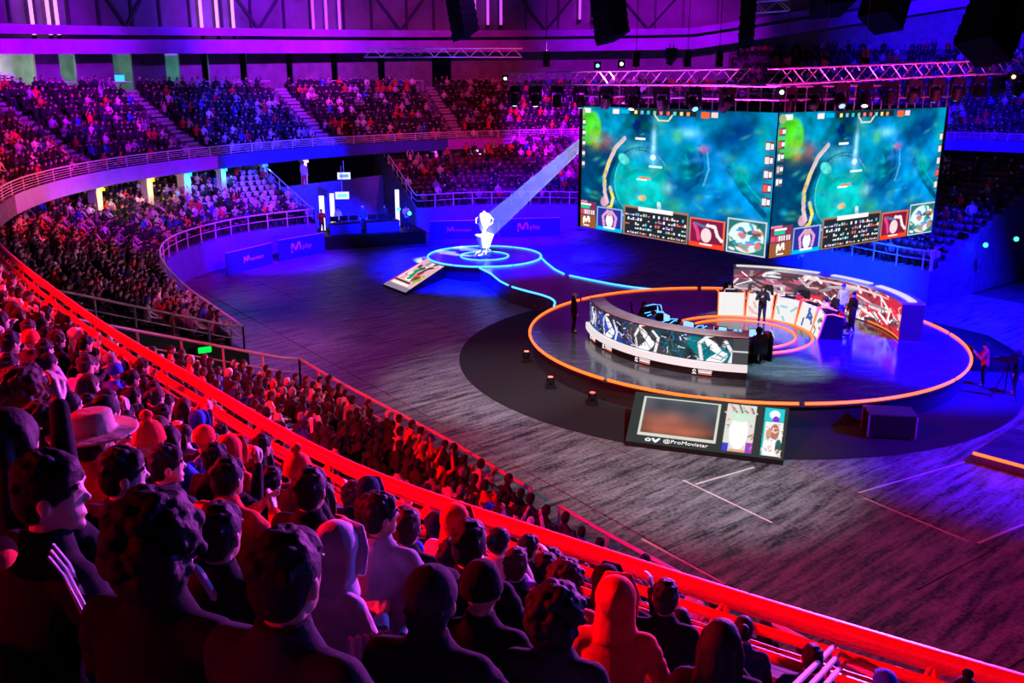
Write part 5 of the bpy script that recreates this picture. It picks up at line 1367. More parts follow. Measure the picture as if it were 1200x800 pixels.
# haze in the beams
def haze_cone(name, a, b, r0, r1, dens, lab, fade=True):
    a, b = Vector(a), Vector(b); m = MB(); m.tube([a, b], [r0, r1], 24)
    mt = bpy.data.materials.new('haze_' + name); mt.use_nodes = True; nt = mt.node_tree; nt.nodes.clear()
    o_ = nt.nodes.new('ShaderNodeOutputMaterial'); v_ = nt.nodes.new('ShaderNodeVolumeScatter'); v_.inputs['Density'].default_value = dens; v_.inputs['Color'].default_value = (.95, .95, 1, 1); v_.inputs['Anisotropy'].default_value = .0
    if fade:      # haze thins out along the beam
        tc = nt.nodes.new('ShaderNodeTexCoord'); dt = nt.nodes.new('ShaderNodeVectorMath'); dt.operation = 'DOT_PRODUCT'; sb = nt.nodes.new('ShaderNodeVectorMath'); sb.operation = 'SUBTRACT'
        L_ = (b - a).length; sb.inputs[1].default_value = a; dt.inputs[1].default_value = (b - a) / (L_ * L_)
        mr = nt.nodes.new('ShaderNodeMapRange'); mr.inputs[3].default_value = dens; mr.inputs[4].default_value = 0
        nt.links.new(tc.outputs['Object'], sb.inputs[0]); nt.links.new(sb.outputs[0], dt.inputs[0]); nt.links.new(dt.outputs['Value'], mr.inputs[0]); nt.links.new(mr.outputs[0], v_.inputs['Density'])
    nt.links.new(v_.outputs[0], o_.inputs['Volume'])
    o = m.build(name, mt); tag(o, lab, 'light beam', None, 'stuff'); return o
dv = (Vector((SX2, SY2, 2.5)) - BEAM_SRC)
haze_cone('haze_beam', BEAM_SRC + dv * .03, BEAM_SRC + dv * .98, .08, .62, .06, 'pale hazy spotlight beam slanting down to the trophy', fade=False)
for a, b, c, wts, lab in ((ray(607, 106, 39), ray(643, 196, 47), (.3, .55, 1), 30000, 'faint blue spotlight beam below the left truss end'), (ray(635, 108, 38.5), ray(652, 170, 46), (1, .6, .45), 20000, 'faint orange spotlight beam beside the blue one'),
                          (ray(1136, 100, 33), ray(1090, 215, 38), (.15, .3, 1), 24000, 'faint blue beam falling past the right screen edge'), (ray(1184, 94, 33), ray(1140, 215, 40), (.3, .4, 1), 22000, 'faint blue beam from the warm lamp at the picture edge')):
    spot('beam_light', a, b, c, wts, 5.0, .5, .04); haze_cone('haze_beam', a + (b - a) * .03, b, .05, .42, .05, lab)

# ------------------------------------------------------------------ banners along the boundary wall
m_ban = mat('blue_banner_vinyl', (.025, .05, .50), .5, var=.1, scale=2); m_pink = mat('pale_print', (.9, .75, .95), .6, var=.05)
def banner(bl, br, h, text, lab, big=True, mcol=None, msize=.75, fx=.30):
    bl, br = Vector(bl), Vector(br); ex = (br - bl); L = ex.length; ex.normalize(); nrm = Vector((ex.y, -ex.x, 0))
    t = thing('banner', lab, 'banner', bl, math.atan2(ex.y, ex.x), 'blue banners around the floor')
    m = MB(); m.box((L / 2, .05, h / 2), (L, .08, h)); m.build('panel', m_ban, t)
    m = MB(); m.tube([(0, .05, h), (L, .05, h)], .035, 6); m.build('top_pole', m_steel, t)
    X = [(-.5, -.4), (-.48, .1), (-.42, .38), (-.34, .38), (-.2, .05), (-.08, -.18), (0, -.18), (.1, .05), (.28, .42), (.38, .45), (.46, .2), (.5, -.2)]
    s = h * (.55 if big else .34); m = MB(); m.tube([(L * fx + x * s, .0, h * .52 + y * s) for x, y in X], s * .10, 6); m.build('logo', mcol or m_pink, t)
    text_obj(text, h * (.36 if big else .26), mcol or m_pink, t, (L * fx + s * .72, -.01, h * .42), (R(90), 0, 0))
    return t
m_prm = mat('pink_print', (.95, .20, .75), .6, var=.05)
banner(at(267, 323, 0), at(320, 309, 0), 1.35, 'movistar', 'blue banner with small lettering leaning before the left wall', False, fx=.42)
banner(at(328, 306, 0), at(381, 296, 0), 1.35, 'play', 'blue banner with a pale M mark beside the production riser', True, fx=.36)
banner(at(504, 281, 0), at(583, 279, 0), 1.35, 'movistar', 'blue banner with pink lettering behind the trophy', False, m_prm, fx=.30)
banner(at(586, 278, 0), at(656, 276, 0), 1.35, 'play', 'blue banner with a pink M mark right of the trophy beam', True, m_prm, fx=.38)
banner(at(905, 309, 0.5), at(975, 319, 0.5), 1.5, 'movistar', 'long blue banner behind the video cube corner', False, fx=.5)
banner(at(976, 319, 0.5), at(1056, 333, 0.5), 1.5, '', 'blue banner with a pink M mark behind the far team wall', False, m_prm, fx=.57)

# ------------------------------------------------------------------ production desk in the far gap
pd = thing('production_riser', 'dark riser carrying the blue lit production desk', 'platform', at(438, 289, 0), R(22))
m = MB(); m.box((0, 2.0, .45), (7.6, 4.2, .9)); m.build('platform', m_black, pd)
m = MB(); m.box((0, -.12, .8), (7.6, .06, .16)); m.build('edge_strip', m_black, pd)
PM = Matrix.Translation(pd.location) @ Matrix.Rotation(R(22), 4, 'Z')
def on_riser(x, y, z=.9): return PM @ Vector((x, y, z))
for k, (x, wd) in enumerate(((-1.8, 2.2), (.9, 2.4))):
    t = thing('production_desk', ('blue lit production desk with monitors, wider half', 'blue lit production desk with monitors beside the white post')[k], 'desk', on_riser(x, 1.0), R(22))
    m = MB(); m.box((0, 0, .74), (wd, .8, .05)); m.build('worktop', m_black, t)
    m = MB(); m.box((0, -.36, .37), (wd, .04, .74)); m.build('front_panel', m_ban, t)
    for q in (-1, 1):
        m = MB(); m.box((q * (wd / 2 - .05), .05, .37), (.06, .7, .72)); m.build('side_panel', m_black, t)
    for q in range(3):
        mn = MB(); mn.box(((q - 1) * .68, .05, 1.05), (.58, .04, .36)); mn.box(((q - 1) * .68, .05, .82), (.06, .06, .14)); o = mn.build('monitor', m_black, t)
        mn = MB(); mn.box(((q - 1) * .68, .08, 1.05), (.54, .006, .32)); mn.build('display', m_mon, o)
for k, (x, y, pose, tp_, gr, gc, lab) in enumerate(((-2.0, 2.0, 'stand', 'white', 'short_hair', 'black', 'technician in a white shirt standing at the production desk'), (-3.3, 1.4, 'stand_clap', 'red', 'short_hair', 'black', 'technician in a red and white top at the riser end'),
        (-.2, 2.1, 'stand', 'blue', 'baseball_cap', 'white', 'technician in blue between the production desks'), (1.4, 2.1, 'stand', 'charcoal', 'short_hair', 'brown', 'technician in dark clothes behind the production desk'), (2.8, 1.4, 'stand_clap', 'white', 'short_hair', 'black', 'technician in white beside the bright white post'))):
    person(on_riser(x, y), R(22 + 180), pose, tp_, 'navy', gr, gc, k % 3, lab)
for x, y, w_, h_, c, e, lab, cat, nm in ((-3.0, 2.6, .34, 2.5, (1, .92, .75), 1.3, 'tall pale lit panel at the left of the production riser', 'light panel', 'light_tower'), (-2.2, 2.9, .30, 2.6, (1, .9, .7), 1.3, 'second tall pale lit panel beside the production desk', 'light panel', 'light_tower'), (2.5, 2.6, .28, 2.7, (1, .93, .7), 1.4, 'tall white lit post at the right of the production riser', 'light panel', 'light_tower')):
    t = thing(nm, lab, cat, on_riser(x, y), R(22)); m = MB(); m.box((0, 0, h_ / 2), (w_, .10, h_)); m.build('panel', glow('pale_panel', c, e), t); m = MB(); m.box((0, .0, .03), (w_ + .3, .5, .06)); m.build('foot', m_black, t)
for px, py, t_, c, W, lab in ((401, 229, 66, (.15, .9, .4), .95, 'white framed screen with a green picture over the production desk'), (403, 206, 70, (.1, .35, 1), .95, 'white framed screen with a blue picture under the far balcony')):
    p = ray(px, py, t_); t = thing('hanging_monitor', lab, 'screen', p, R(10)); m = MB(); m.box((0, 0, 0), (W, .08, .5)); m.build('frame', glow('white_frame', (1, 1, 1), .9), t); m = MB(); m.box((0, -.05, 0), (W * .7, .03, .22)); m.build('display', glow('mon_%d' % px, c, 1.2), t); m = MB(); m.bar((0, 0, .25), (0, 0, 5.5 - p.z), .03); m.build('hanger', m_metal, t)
for px, py, lab in ((467, 245, 'upper small green lamp right of the production riser'), (480, 250, 'lower small green lamp right of the production riser'), (1155, 287, 'small green lamp on the dark right stand wall'), (1191, 280, 'small green lamp at the far right picture edge')):
    p = ray(px, py, 62 if px < 600 else 50); t = thing('marker_lamp', lab, 'light', p); m = MB(); m.lathe([(.05, -.12), (.12, -.06), (.12, .06), (.05, .12)], 10); m.build('bulb', glow('marker_green', (.05, 1, .5), 3), t); m = MB(); m.box((0, .14, 0), (.2, .08, .2)); m.build('mount', m_black, t)

# ------------------------------------------------------------------ equipment on the floor
def flight_case(px, py, wd, dp, h, rz, lab):
    p = at(px, py, 0); t = thing('flight_case', lab, 'case', (p.x, p.y, .012), rz)
    m = MB(); m.box((0, 0, h / 2 + .08), (wd, dp, h)); m.build('body', m_black, t)
    m = MB(); m.box((0, 0, h + .10), (wd + .02, dp + .02, .05)); m.build('lid', mat('case_lid', (.06, .055, .07), .5), t)
    for sx in (-1, 1):
        for sy in (-1, 1):
            m = MB(); m.tube([(sx * (wd / 2 - .1), sy * (dp / 2 - .1) - .03, .045), (sx * (wd / 2 - .1), sy * (dp / 2 - .1) + .03, .045)], .045, 8); m.build('caster', m_metal, t)
            m = MB(); m.box((sx * wd / 2, sy * dp / 2, h / 2 + .08), (.06, .06, h)); m.build('edge_trim', m_metal, t)
flight_case(1040, 510, 1.5, .9, .75, R(-8), 'black flight case on the floor before the stage')
def floor_lamp_(px, py, c, lab):
    p = at(px, py, 0); t = thing('floor_lamp', lab, 'stage lamp', (p.x, p.y, .02))
    m = MB(); m.box((0, 0, .06), (.42, .34, .12)); m.build('base', m_black, t)
    m = MB(); m.box((-.15, 0, .24), (.03, .1, .26)); m.box((.15, 0, .24), (.03, .1, .26)); m.build('yoke', m_black, t)
    m = MB(); m.lathe([(.09, .20), (.13, .24), (.13, .42), (.11, .44)], 12); m.build('barrel', m_black, t)
    m = MB(); m.lathe([(.10, .442), (.10, .455)], 12); m.build('lens', glow('floor_lens_%d' % px, c, 5), t)
floor_lamp_(694, 474, (1, .06, .06), 'black floor lamp with a red glow before the portrait wall')
floor_lamp_(645, 455, (1, .10, .06), 'small red floor lamp left of the stage rim')
floor_lamp_(617, 424, (1, .12, .10), 'dim red floor lamp at the left stage rim')
floor_lamp_(955, 496, (1, .03, .03), 'red floor lamp beside the large display board')
floor_lamp_(981, 492, (1, .03, .03), 'second red floor lamp by the flight case')
# camera on tripod
p = at(1176, 466, 0); t = thing('camera_tripod', 'broadcast camera on a tripod at the blue floor edge', 'camera', (p.x, p.y, 0), R(60))
for k in range(3):
    q = k * 2.094; m = MB(); m.bar((0, 0, 1.3), (.5 * math.cos(q), .5 * math.sin(q), 0), .025); m.build('leg', m_black, t)
m = MB(); m.box((0, 0, 1.5), (.2, .55, .28)); m.build('camera_body', m_black, t); m = MB(); m.tube([(0, .27, 1.5), (0, .55, 1.5)], .08, 10); m.build('lens', m_black, t); m = MB(); m.box((0, -.2, 1.72), (.16, .2, .12)); m.build('viewfinder', m_black, t)
# low riser with an orange strip at the right picture edge
a, b = at(1141, 531, .3), at(1215, 551, .3); ex = (b - a).normalized(); nx = Vector((-ex.y, ex.x, 0))
t = thing('low_riser', 'low dark riser edged with an orange light strip at the right edge', 'platform', (0, 0, 0))
m = MB(); P = [a, a + ex * 9, a + ex * 9 + nx * 3.2, a + nx * 3.2]; m.prism(P, 0, .3); m.build('platform', m_deck2, t)
m = MB(); m.tube([a + Vector((0, 0, .02)) - nx * .04, a + ex * 9 + Vector((0, 0, .02)) - nx * .04], .05, 6); m.build('light_strip', m_orange, t)
# stair handrail at the bottom right of the near stand
hr = thing('stair_handrail', 'short pale double handrail of the aisle stair behind the thick guard rail', 'railing')
for px0, py0, px1, py1 in ((976, 755, 930, 800), (962, 752 + 16, 940, 806)):
    pass
p0, p1 = at(977, 757, 6.95), at(928, 806, 7.55)
off = Vector((.09, .06, -.10))
for k, o_ in enumerate((Vector((0, 0, 0)), off, off * 2)):
    m = MB(); m.tube([p0 + o_, p1 + o_], .022, 8); m.build('rail', m_steel, hr)
for f in (.1, .9):
    q = p0.lerp(p1, f); m = MB(); m.bar(q, Vector((q.x, q.y, 6.0)), .02); m.build('post', m_steel, hr)
# ------------------------------------------------------------------ spectators
rc = random.Random(21)
def in_frame(p, mx=70, my=60):
    x, y, d = proj(p); return d > .5 and -mx < x < 1200 + mx and -my < y < 800 + my
def look_at_stage(p, tgt=(10, 40)): return math.atan2(tgt[1] - p[1], tgt[0] - p[0]) - math.pi / 2
nearL = ss[iN]
# --- hand placed figures of the foreground: photo column/row of the head, look and pose
FORE = [
    # px, py, row, pose, top, gear, gear colour, label, turn
    (190, 640, 6, 'knees', 'black', 'curly_hair', 'black', 'large dark spectator with bushy black hair in black hoodie, bottom of the near crowd', 0),
    (338, 676, 6, 'knees', 'charcoal', 'short_hair', 'black', 'large dark spectator with short hair and a round print on his jacket back', -.1),
    (60, 578, 6, 'turned', 'black', 'short_hair', 'black', 'spectator in black jacket with pale sleeve stripes looking towards the stage', -.25),
    (505, 704, 5, 'crossed', 'black', 'baseball_cap', 'charcoal', 'spectator in black with dark cap, bottom middle of the near crowd', 0),
    (398, 645, 4, 'lean', 'pale', 'hood', 'pale', 'spectator with pale violet lit hood up', -.3),
    (565, 690, 4, 'knees', 'black', 'knit_beanie', 'black', 'spectator with tall black beanie beside the dark cap wearer', 0),
    (655, 722, 4, 'chin', 'charcoal', 'curly_hair', 'black', 'spectator with bushy dark hair left of the red hood wearer', 0),
    (722, 704, 3, 'knees', 'red', 'hood', 'red', 'spectator with peaked red hood up near the guard railing', .1),
    (780, 700, 2, 'knees', 'black', 'short_hair', 'black', 'dark spectator between the red hood wearer and the railing', 0),
    (846, 752, 3, 'clap', 'black', 'long_hair', 'black', 'dark long haired spectator at the lower right of the crowd', 0),
    (145, 556, 5, 'turned', 'navy', 'short_hair', 'black', 'spectator in navy behind the striped jacket wearer', 0),
    (112, 512, 5, 'chin', 'red', 'brimmed_hat', 'beige', 'spectator in red with wide beige brimmed hat', 0),
    (56, 508, 5, 'knees', 'red', 'curly_hair', 'brown', 'spectator in red with bushy brown hair', 0),
    (14, 520, 6, 'crossed', 'black', 'long_hair', 'black', 'spectator in black with long hair at the left picture edge', 0),
    (196, 545, 4, 'turned', 'charcoal', 'short_hair', 'black', 'spectator in charcoal turned aside, upper left of the bushy hair', 0),
    (268, 560, 4, 'clap', 'red', 'short_hair', 'black', 'clapping spectator in red below the guard railing', 0),
    (350, 552, 3, 'knees', 'charcoal', 'pompom_hat', 'red', 'spectator with red bobble hat near the guard railing', 0),
    (258, 625, 5, 'knees', 'black', 'short_hair', 'black', 'dark spectator between the two large foreground heads', 0),
    (435, 600, 3, 'turned', 'red', 'short_hair', 'black', 'spectator in red with short hair above the pale hood', 0),
    (478, 618, 3, 'crossed', 'black', 'short_hair', 'brown', 'spectator in black with brown hair near the railing', 0),
    (535, 612, 2, 'lean', 'pale', 'hood', 'red', 'spectator with red lit hood leaning at the guard railing', -.2),
    (530, 655, 3, 'knees', 'blue', 'short_hair', 'black', 'spectator in blue below the red lit hood', 0),
    (605, 662, 2, 'phone', 'black', 'short_hair', 'brown', 'spectator raising a hand beside the guard railing', 0),
    (640, 668, 2, 'knees', 'red', 'short_hair', 'black', 'spectator in red seated right beneath the mid rail', 0),
    (665, 680, 2, 'chin', 'red', 'curly_hair', 'brown', 'spectator in red with brown curls under the bracket', 0),
]
fore_xy = []
def seat_spot(px, py, k, hz=1.20):
    return at(px, py, UZ + UH * k + hz)
PRINTS = {}
for i, (px, py, k, pose, top, gear, gc, lab, turn) in enumerate(FORE):
    h = seat_spot(px, py, k)
    P = POSES[pose]; rz = look_at_stage(h, (11, 36)) + turn
    off = Matrix.Rotation(rz, 3, 'Z') @ Vector((0, P['headpos'].y, 0))
    loc = (h.x - off.x, h.y - off.y, h.z - P['headpos'].z)
    t = person(loc, rz, pose, top, 'black', gear, gc, i % 4, lab, group='spectators in the near upper stand')
    fore_xy.append((loc[0], loc[1])); PRINTS[i] = t
# print on the jacket back, stripes on a sleeve
t = PRINTS[1]
m = MB()
for k in range(13):
    q = R(20 + 140 * k / 12)
    for r_ in (.085,):
        c = Vector((-.085 + math.cos(q) * r_, 0, .86 + math.sin(q) * r_ * .8)); dr = Vector((math.cos(q), 0, math.sin(q)))
        yy = .030 - .126 * math.sqrt(max(.05, 1 - (c.x / .185) ** 2)) - .10 * max(0, .9 - c.z) + .12 * max(0, c.z - .9)
        m.tube([c - dr * .022 + Vector((0, yy, 0)), c + dr * .022 + Vector((0, yy, 0))], .009, 5)
o = m.build('back_print', mat('pale_red_print', (.9, .25, .25), .6, var=.1), t); o['label'] = 'pale red arched print'
t = PRINTS[2]
for k in range(3):
    m = MB(); s = Vector((.12 + .022 * k, .045 - .02 * k, 1.10 - .004 * k)); m.tube([s + Vector((-.03, .01, .012)), s + Vector((.06, .0, -.015)), s + Vector((.105, .0, -.075)), s + Vector((.125, .02, -.17))], .006, 5); m.build('sleeve_stripe', MATS['cloth_white'], t)
hd = Blob(); hd.ell((-.02, -.10, 1.13), (.15, .09, .05)); hd.ell((-.10, -.12, 1.10), (.10, .07, .04)); me = hd.fuse('collar', .012, .5, 3); o = newobj('folded_hood', me, MATS['cloth_red'], t); o['label'] = 'red hood folded down'
# clappers and phone held up in the crowd
m_fan = mat('pink_paper', (.85, .45, .75), .6, var=.1)
p = seat_spot(432, 768, 5, .95); t = thing('paper_clapper', 'pleated pink paper clapper held up beside the large dark jacket', 'clapper', p, R(20))
for k in range(6):
    m = MB(); m.add([(-.07 + .024 * k, 0, -.07), (-.058 + .024 * k, .012, -.07), (-.046 + .024 * k, 0, -.07), (-.075 + .027 * k, 0, .08), (-.061 + .027 * k, .014, .085), (-.048 + .027 * k, 0, .08)], [(0, 1, 4, 3), (1, 2, 5, 4), (2, 1, 0), (3, 4, 5)]); m.build('pleat', m_fan, t)
p = seat_spot(252, 700, 5, 1.0); t = thing('clap_stick', 'slim pale violet clap stick between the two large foreground heads', 'clap stick', p, R(10)); t.rotation_euler = (R(12), R(-18), 0)
m = MB(); m.tube([(0, 0, -.16), (0, 0, -.12), (0, 0, .14), (0, 0, .17)], [.008, .016, .016, .006], 8); m.build('tube', MATS['cloth_pale'], t); m = MB(); m.tube([(0, 0, -.19), (0, 0, -.15)], .007, 6); m.build('valve', MATS['cloth_white'], t)

# --- all other seats
GEARS = ['short_hair'] * 9 + ['long_hair'] * 4 + ['curly_hair'] * 2 + ['hair_bun'] * 2 + ['baseball_cap'] * 1 + ['pompom_hat'] + ['knit_beanie'] * 1 + ['hood'] * 2
TOPS = ['black'] * 16 + ['charcoal'] * 7 + ['navy'] * 3 + ['grey'] * 2 + ['white'] * 3 + ['red'] * 4 + ['blue'] * 2 + ['beige'] * 2 + ['pale'] * 1
GC = ['black', 'red', 'white', 'blue', 'grey', 'red']
SP = ['knees', 'lean', 'clap', 'crossed', 'phone', 'chin', 'turned', 'knees', 'crossed', 'lean']
cand = []       # (depth, pos, facing, where, row)
seat_all = []
for k in range(NROW):
    d = UO + UR * k + .48; u = rc.uniform(0, .3)
    while u < UP.L:
        c, nn = UP.pos(u, d); z = UZ + UH * k
        du = .54 if u < nearL else .56
        f = 1 + d / 40
        u += du / f
        if not in_frame((c[0], c[1], z + 1.2)): continue
        dep = proj((c[0], c[1], z + 1.2))[2]
        if any(abs(u - s) * f < .95 for s in STAIRS): continue
        if u > nearL and rc.random() < .10: seat_all.append((c, nn, z)); continue
        if dep < 3.5 or (k >= 7 and dep < 6): continue
        if any((c[0] - a) ** 2 + (c[1] - b) ** 2 < .40 ** 2 for a, b in fore_xy): continue
        px_, py_, _ = proj((c[0], c[1], z + 1.2))
        if u < nearL and px_ > 760 and k > 0: continue
        if u < nearL and k >= 5 and px_ > 120: continue
        seat_all.append((c, nn, z))
        cand.append((dep, (c[0] + rc.uniform(-.04, .04), c[1] + rc.uniform(-.04, .04), z), nn, 'upper' if u < nearL else 'far upper', k))
empties = []
for nm, P, nr, _t in lows:
    for k in range(nr):
        d = LO + LR * k + .46; u = rc.uniform(.2, .5)
        while u < P.L - .2:
            c, nn = P.pos(u, d); z = LZ + LH * k; f = 1 + (d / 14 if nm == 'left' else d / 60); u += .55 / f
            if not in_frame((c[0], c[1], z + 1.2)): continue
            px_, py_, dep = proj((c[0], c[1], z + .8))
            if nm == 'near' and u > P.L - 2.0: continue
            if nm == 'left' and u < 1.0: continue
            if nm == 'left' and px_ > 228 and k >= 2 and dep > 58:
                if rc.random() < .72: empties.append((c, nn, z, k)); continue
            if nm == 'far':
                if px_ > 640 and rc.random() < .5: seat_all.append((c, nn, z)); continue
                if rc.random() < .6: seat_all.append((c, nn, z)); continue
            elif rc.random() < .07: seat_all.append((c, nn, z)); continue
            seat_all.append((c, nn, z))
            cand.append((dep, (c[0] + rc.uniform(-.05, .05), c[1] + rc.uniform(-.05, .05), z), nn, 'lower ' + nm, k))
for k in range(10):
    d = CO + .6 + .8 * k + .45; u = .3; 
    while u < UPh.L:
        c, nn = UPh.pos(u, d); z = CFZ + .55 * (k + 1); u += .5
        if in_frame((c[0], c[1], z + 1)) and rc.random() < .7:
            cand.append((proj((c[0], c[1], z + 1))[2], (c[0], c[1], z), nn, 'high', k)); seat_all.append((c, nn, z))
cand.sort(key=lambda a: a[0])
N_IND = 300 - len(FORE)
ind, rest = cand[:N_IND], cand[N_IND:]
rows = ['front', 'second', 'third', 'fourth', 'fifth', 'sixth', 'seventh', 'eighth', 'ninth', 'tenth', 'eleventh', 'twelfth', 'thirteenth', 'fourteenth']
ORD = ordn + ['%dth' % k for k in range(21, 100)]
made = {}
for dep, p, nn, where, k in ind:
    pose, top, gear = rc.choice(SP), rc.choice(TOPS), rc.choice(GEARS)
    if 'hair' in gear: gc = rc.choice(('black', 'black', 'black', 'brown'))
    elif gear == 'hood': gc = top
    else: gc = rc.choice(GC)
    rz = math.atan2(-nn[1], -nn[0]) - math.pi / 2
    rz = rz * .35 + look_at_stage(p) * .65 if abs(rz - look_at_stage(p)) < 2 else look_at_stage(p)
    rz += rc.uniform(-.18, .18)
    t = person(p, rz, pose, top, rc.choice(('black', 'navy', 'charcoal')), gear, gc, rc.randrange(4), None, group='spectators in the near upper stand' if where == 'upper' else 'spectators in the lower stand', scale=rc.uniform(.93, 1.04))
    gw = GEAR_WORDS[gear] % gc
    base = '%s-clad spectator, %s, %s row %s' % (top, gw, rows[k], 'behind red railing' if where == 'upper' else 'of lower stand')
    made.setdefault(base, []).append((proj(p)[0], t))
for base, L in made.items():
    L.sort(key=lambda a: a[0])
    for i, (x, t) in enumerate(L): t['label'] = base if len(L) == 1 else base + ', %s such from left' % ORD[i]

# --- the remaining crowd: one low-poly mesh
def low_person(arm, lean):
    V, Fs, part = [], [], []
    def add(v, f, tagc):
        n_ = len(V); V.extend(v); Fs.extend([tuple(i + n_ for i in q) for q in f]); part.extend([tagc] * len(v))
    sv, sf = sphere_vf(8, 6)
    hc = Vector((0, lean * 1.25 + .03, 1.225))
    add([hc + Vector((x * .082, y * .098, z * .12)) for x, y, z in sv], sf, 'h')
    b = Blob(); b.loft([((0, 0, .45), .16, .13), ((0, lean * .4, .68), .165, .125), ((0, lean * .75, .88), .185, .125), ((0, lean, .99), .20, .10), ((0, lean * 1.1, 1.08), .07, .065), ((0, lean * 1.15, 1.14), .052, .05)], 8); add([Vector(v) for v in b.v], b.f, 't')
    for s in (-1, 1):
        e, w_ = {0: (Vector((s * .25, .1 + lean, .74)), Vector((s * .13, .36, .66))), 1: (Vector((s * .25, .2 + lean, .76)), Vector((s * .04, .40 + lean, .88))), 2: (Vector((s * .27, .15, 1.08)), Vector((s * .17, .22, 1.36)))}[arm]
        b = MB(); b.tube([(s * .19, lean, 1.0), e, w_], [.065, .05, .036], 5); add([Vector(v) for v in b.v], b.f, 't')
        b = MB(); b.tube([w_, w_ + (w_ - e).normalized() * .13], [.036, .03], 5); add([Vector(v) for v in b.v], b.f, 's')
        b = MB(); b.tube([(s * .09, 0, .50), (s * .12, .43, .50), (s * .13, .43, .04)], [.085, .07, .05], 5); add([Vector(v) for v in b.v], b.f, 'l')
    T = []
    for f in Fs:
        for j in range(1, len(f) - 1): T.append((f[0], f[j], f[j + 1]))
    V = np.array([tuple(v) for v in V], np.float32); T = np.array(T)
    pt = np.array(part); loc = V - np.array(hc)
    hair = (pt == 'h') & ((loc[:, 2] > .055) | (loc[:, 1] < -.012))
    V[hair] = np.array(hc) + loc[hair] * np.array((1.12, 1.10, 1.08))
    return V, T, pt, hair
TPL = [low_person(0, .05), low_person(0, .14), low_person(1, .08), low_person(1, .16), low_person(2, .04)]
CV, CF, CC_ = [], [], []; nb = 0
for dep, p, nn, where, k in rest:
    V, T, pt, hair = TPL[rc.choice((0, 0, 1, 1, 2, 3, 3, 4) if rc.random() < .5 else (0, 1, 2, 3))]
    a = look_at_stage(p) * .6 + .4 * (math.atan2(-nn[1], -nn[0]) - math.pi / 2) if abs(look_at_stage(p) - (math.atan2(-nn[1], -nn[0]) - math.pi / 2)) < 2 else look_at_stage(p)
    a += rc.uniform(-.3, .3); s = rc.uniform(.92, 1.06); c_, s_ = math.cos(a), math.sin(a)
    W = np.empty_like(V); W[:, 0] = (V[:, 0] * c_ - V[:, 1] * s_) * s + p[0]; W[:, 1] = (V[:, 0] * s_ + V[:, 1] * c_) * s + p[1]; W[:, 2] = V[:, 2] * s + p[2]
    tc = np.array(CL[rc.choice(TOPS)]) * rc.uniform(.7, 1.3); sk = np.array(SKINS[rc.randrange(4)])
    cc = np.empty_like(V); cc[:] = tc; cc[pt == 'l'] = np.array(CL[rc.choice(('black', 'navy', 'charcoal'))]); cc[(pt == 's') | (pt == 'h')] = sk
    q = rc.random(); cc[hair] = (.012, .01, .01) if q < .72 else (.05, .03, .02) if q < .84 else np.array(CL[rc.choice(('red', 'white', 'grey', 'blue'))])
    CV.append(W); CF.append(T + nb); CC_.append(cc); nb += len(V)
cme = setmesh(bpy.data.meshes.new('crowd'), np.vstack(CV), np.vstack(CF), np.vstack(CC_))
co = newobj('crowd', cme, mat_vcol('crowd_clothes_and_skin', .8)); tag(co, 'dense seated crowd filling the lower stand and the far upper stand', 'crowd', None, 'stuff')

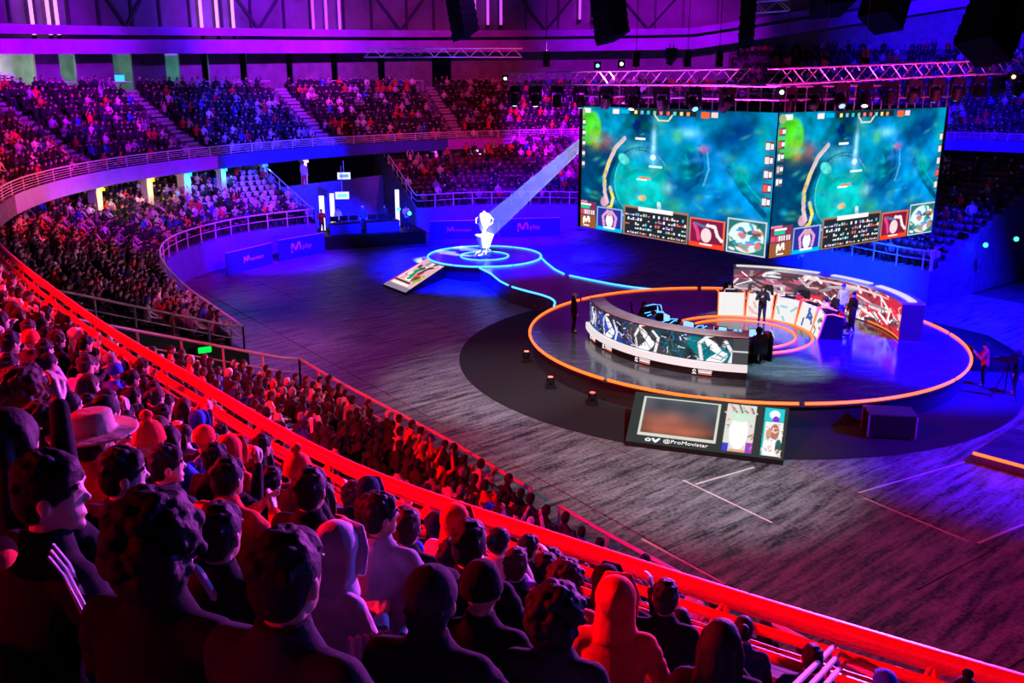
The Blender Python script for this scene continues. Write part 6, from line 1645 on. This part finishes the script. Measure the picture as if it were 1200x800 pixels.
# --- folding seats under them (joined), empty pale seats one by one
SB = MB(); SB.box((0, .02, .43), (.44, .40, .06)); SB.box((0, -.20, .62), (.44, .05, .36)); SB.box((0, -.06, .2), (.06, .3, .4))
bv = np.array(SB.v, np.float32); bf = np.array(SB.f); SVs, SFs = [], []
for i, (c, nn, z) in enumerate(seat_all + [((a[0], a[1]), None, None) for a in ()]):
    a = math.atan2(-nn[1], -nn[0]) - math.pi / 2; c_, s_ = math.cos(a), math.sin(a)
    W = np.empty_like(bv); W[:, 0] = bv[:, 0] * c_ - bv[:, 1] * s_ + c[0]; W[:, 1] = bv[:, 0] * s_ + bv[:, 1] * c_ + c[1]; W[:, 2] = bv[:, 2] + z
    SVs.append(W); SFs.append(bf + len(bv) * i)
sme = setmesh(bpy.data.meshes.new('stadium_seats'), np.vstack(SVs), np.vstack(SFs))
so = newobj('stadium_seats', sme, mat('dark_seat_plastic', (.10, .03, .05), .45, var=.2)); tag(so, 'rows of dark red folding stadium seats under the crowd', 'seats', None, 'stuff')
m_seat = mat('pale_seat_plastic', (.55, .42, .55), .4, var=.08)
back_me = pan_me = leg_me = None
def seat_meshes():
    b = Blob(); b.ell((0, -.20, .66), (.22, .045, .22)); k = b.fuse('seat_back', .03, 1, 2)
    b = MB(); b.box((0, .02, .43), (.44, .40, .06)); p_ = bpy.data.meshes.new('seat_pan'); p_.from_pydata(b.v, [], b.f)
    b = MB(); b.box((0, -.06, .2), (.06, .3, .4)); l_ = bpy.data.meshes.new('seat_leg'); l_.from_pydata(b.v, [], b.f)
    return k, p_, l_
bm_, pm_, lm_ = seat_meshes()
empties = empties[:260]
cnt_ = {}
for c, nn, z, k in empties:
    cnt_[k] = cnt_.get(k, 0) + 1
    t = thing('stadium_seat', 'empty pale pink seat, %s row of left lower stand, %s of its row' % (rows[k], ORD[cnt_[k] - 1]), 'seat', (c[0], c[1], z), math.atan2(-nn[1], -nn[0]) - math.pi / 2, 'empty pale seats in the left lower stand')
    newobj('backrest', bm_, m_seat, t); newobj('seat_pan', pm_, m_seat, t); newobj('pedestal', lm_, m_black, t)
# a standing spectator under the far balcony
_q = at(357, 219, 3.6); _d = seg_dist((_q.x, _q.y), L2.p)
stand_at(357, 219, LZ + LH * max(0, int((_d - LO) / LR)), (0, 50, 0), 'stand', 'beige', 'red', 'short_hair', 'brown', 'spectator in beige and red standing beside the brownish column')
print('INDIVIDUALS', len(ind) + len(FORE), 'CROWD', len(rest), 'TRIS', sum(len(a) for a in CF), 'SEATS', len(seat_all), 'EMPTY', len(empties))
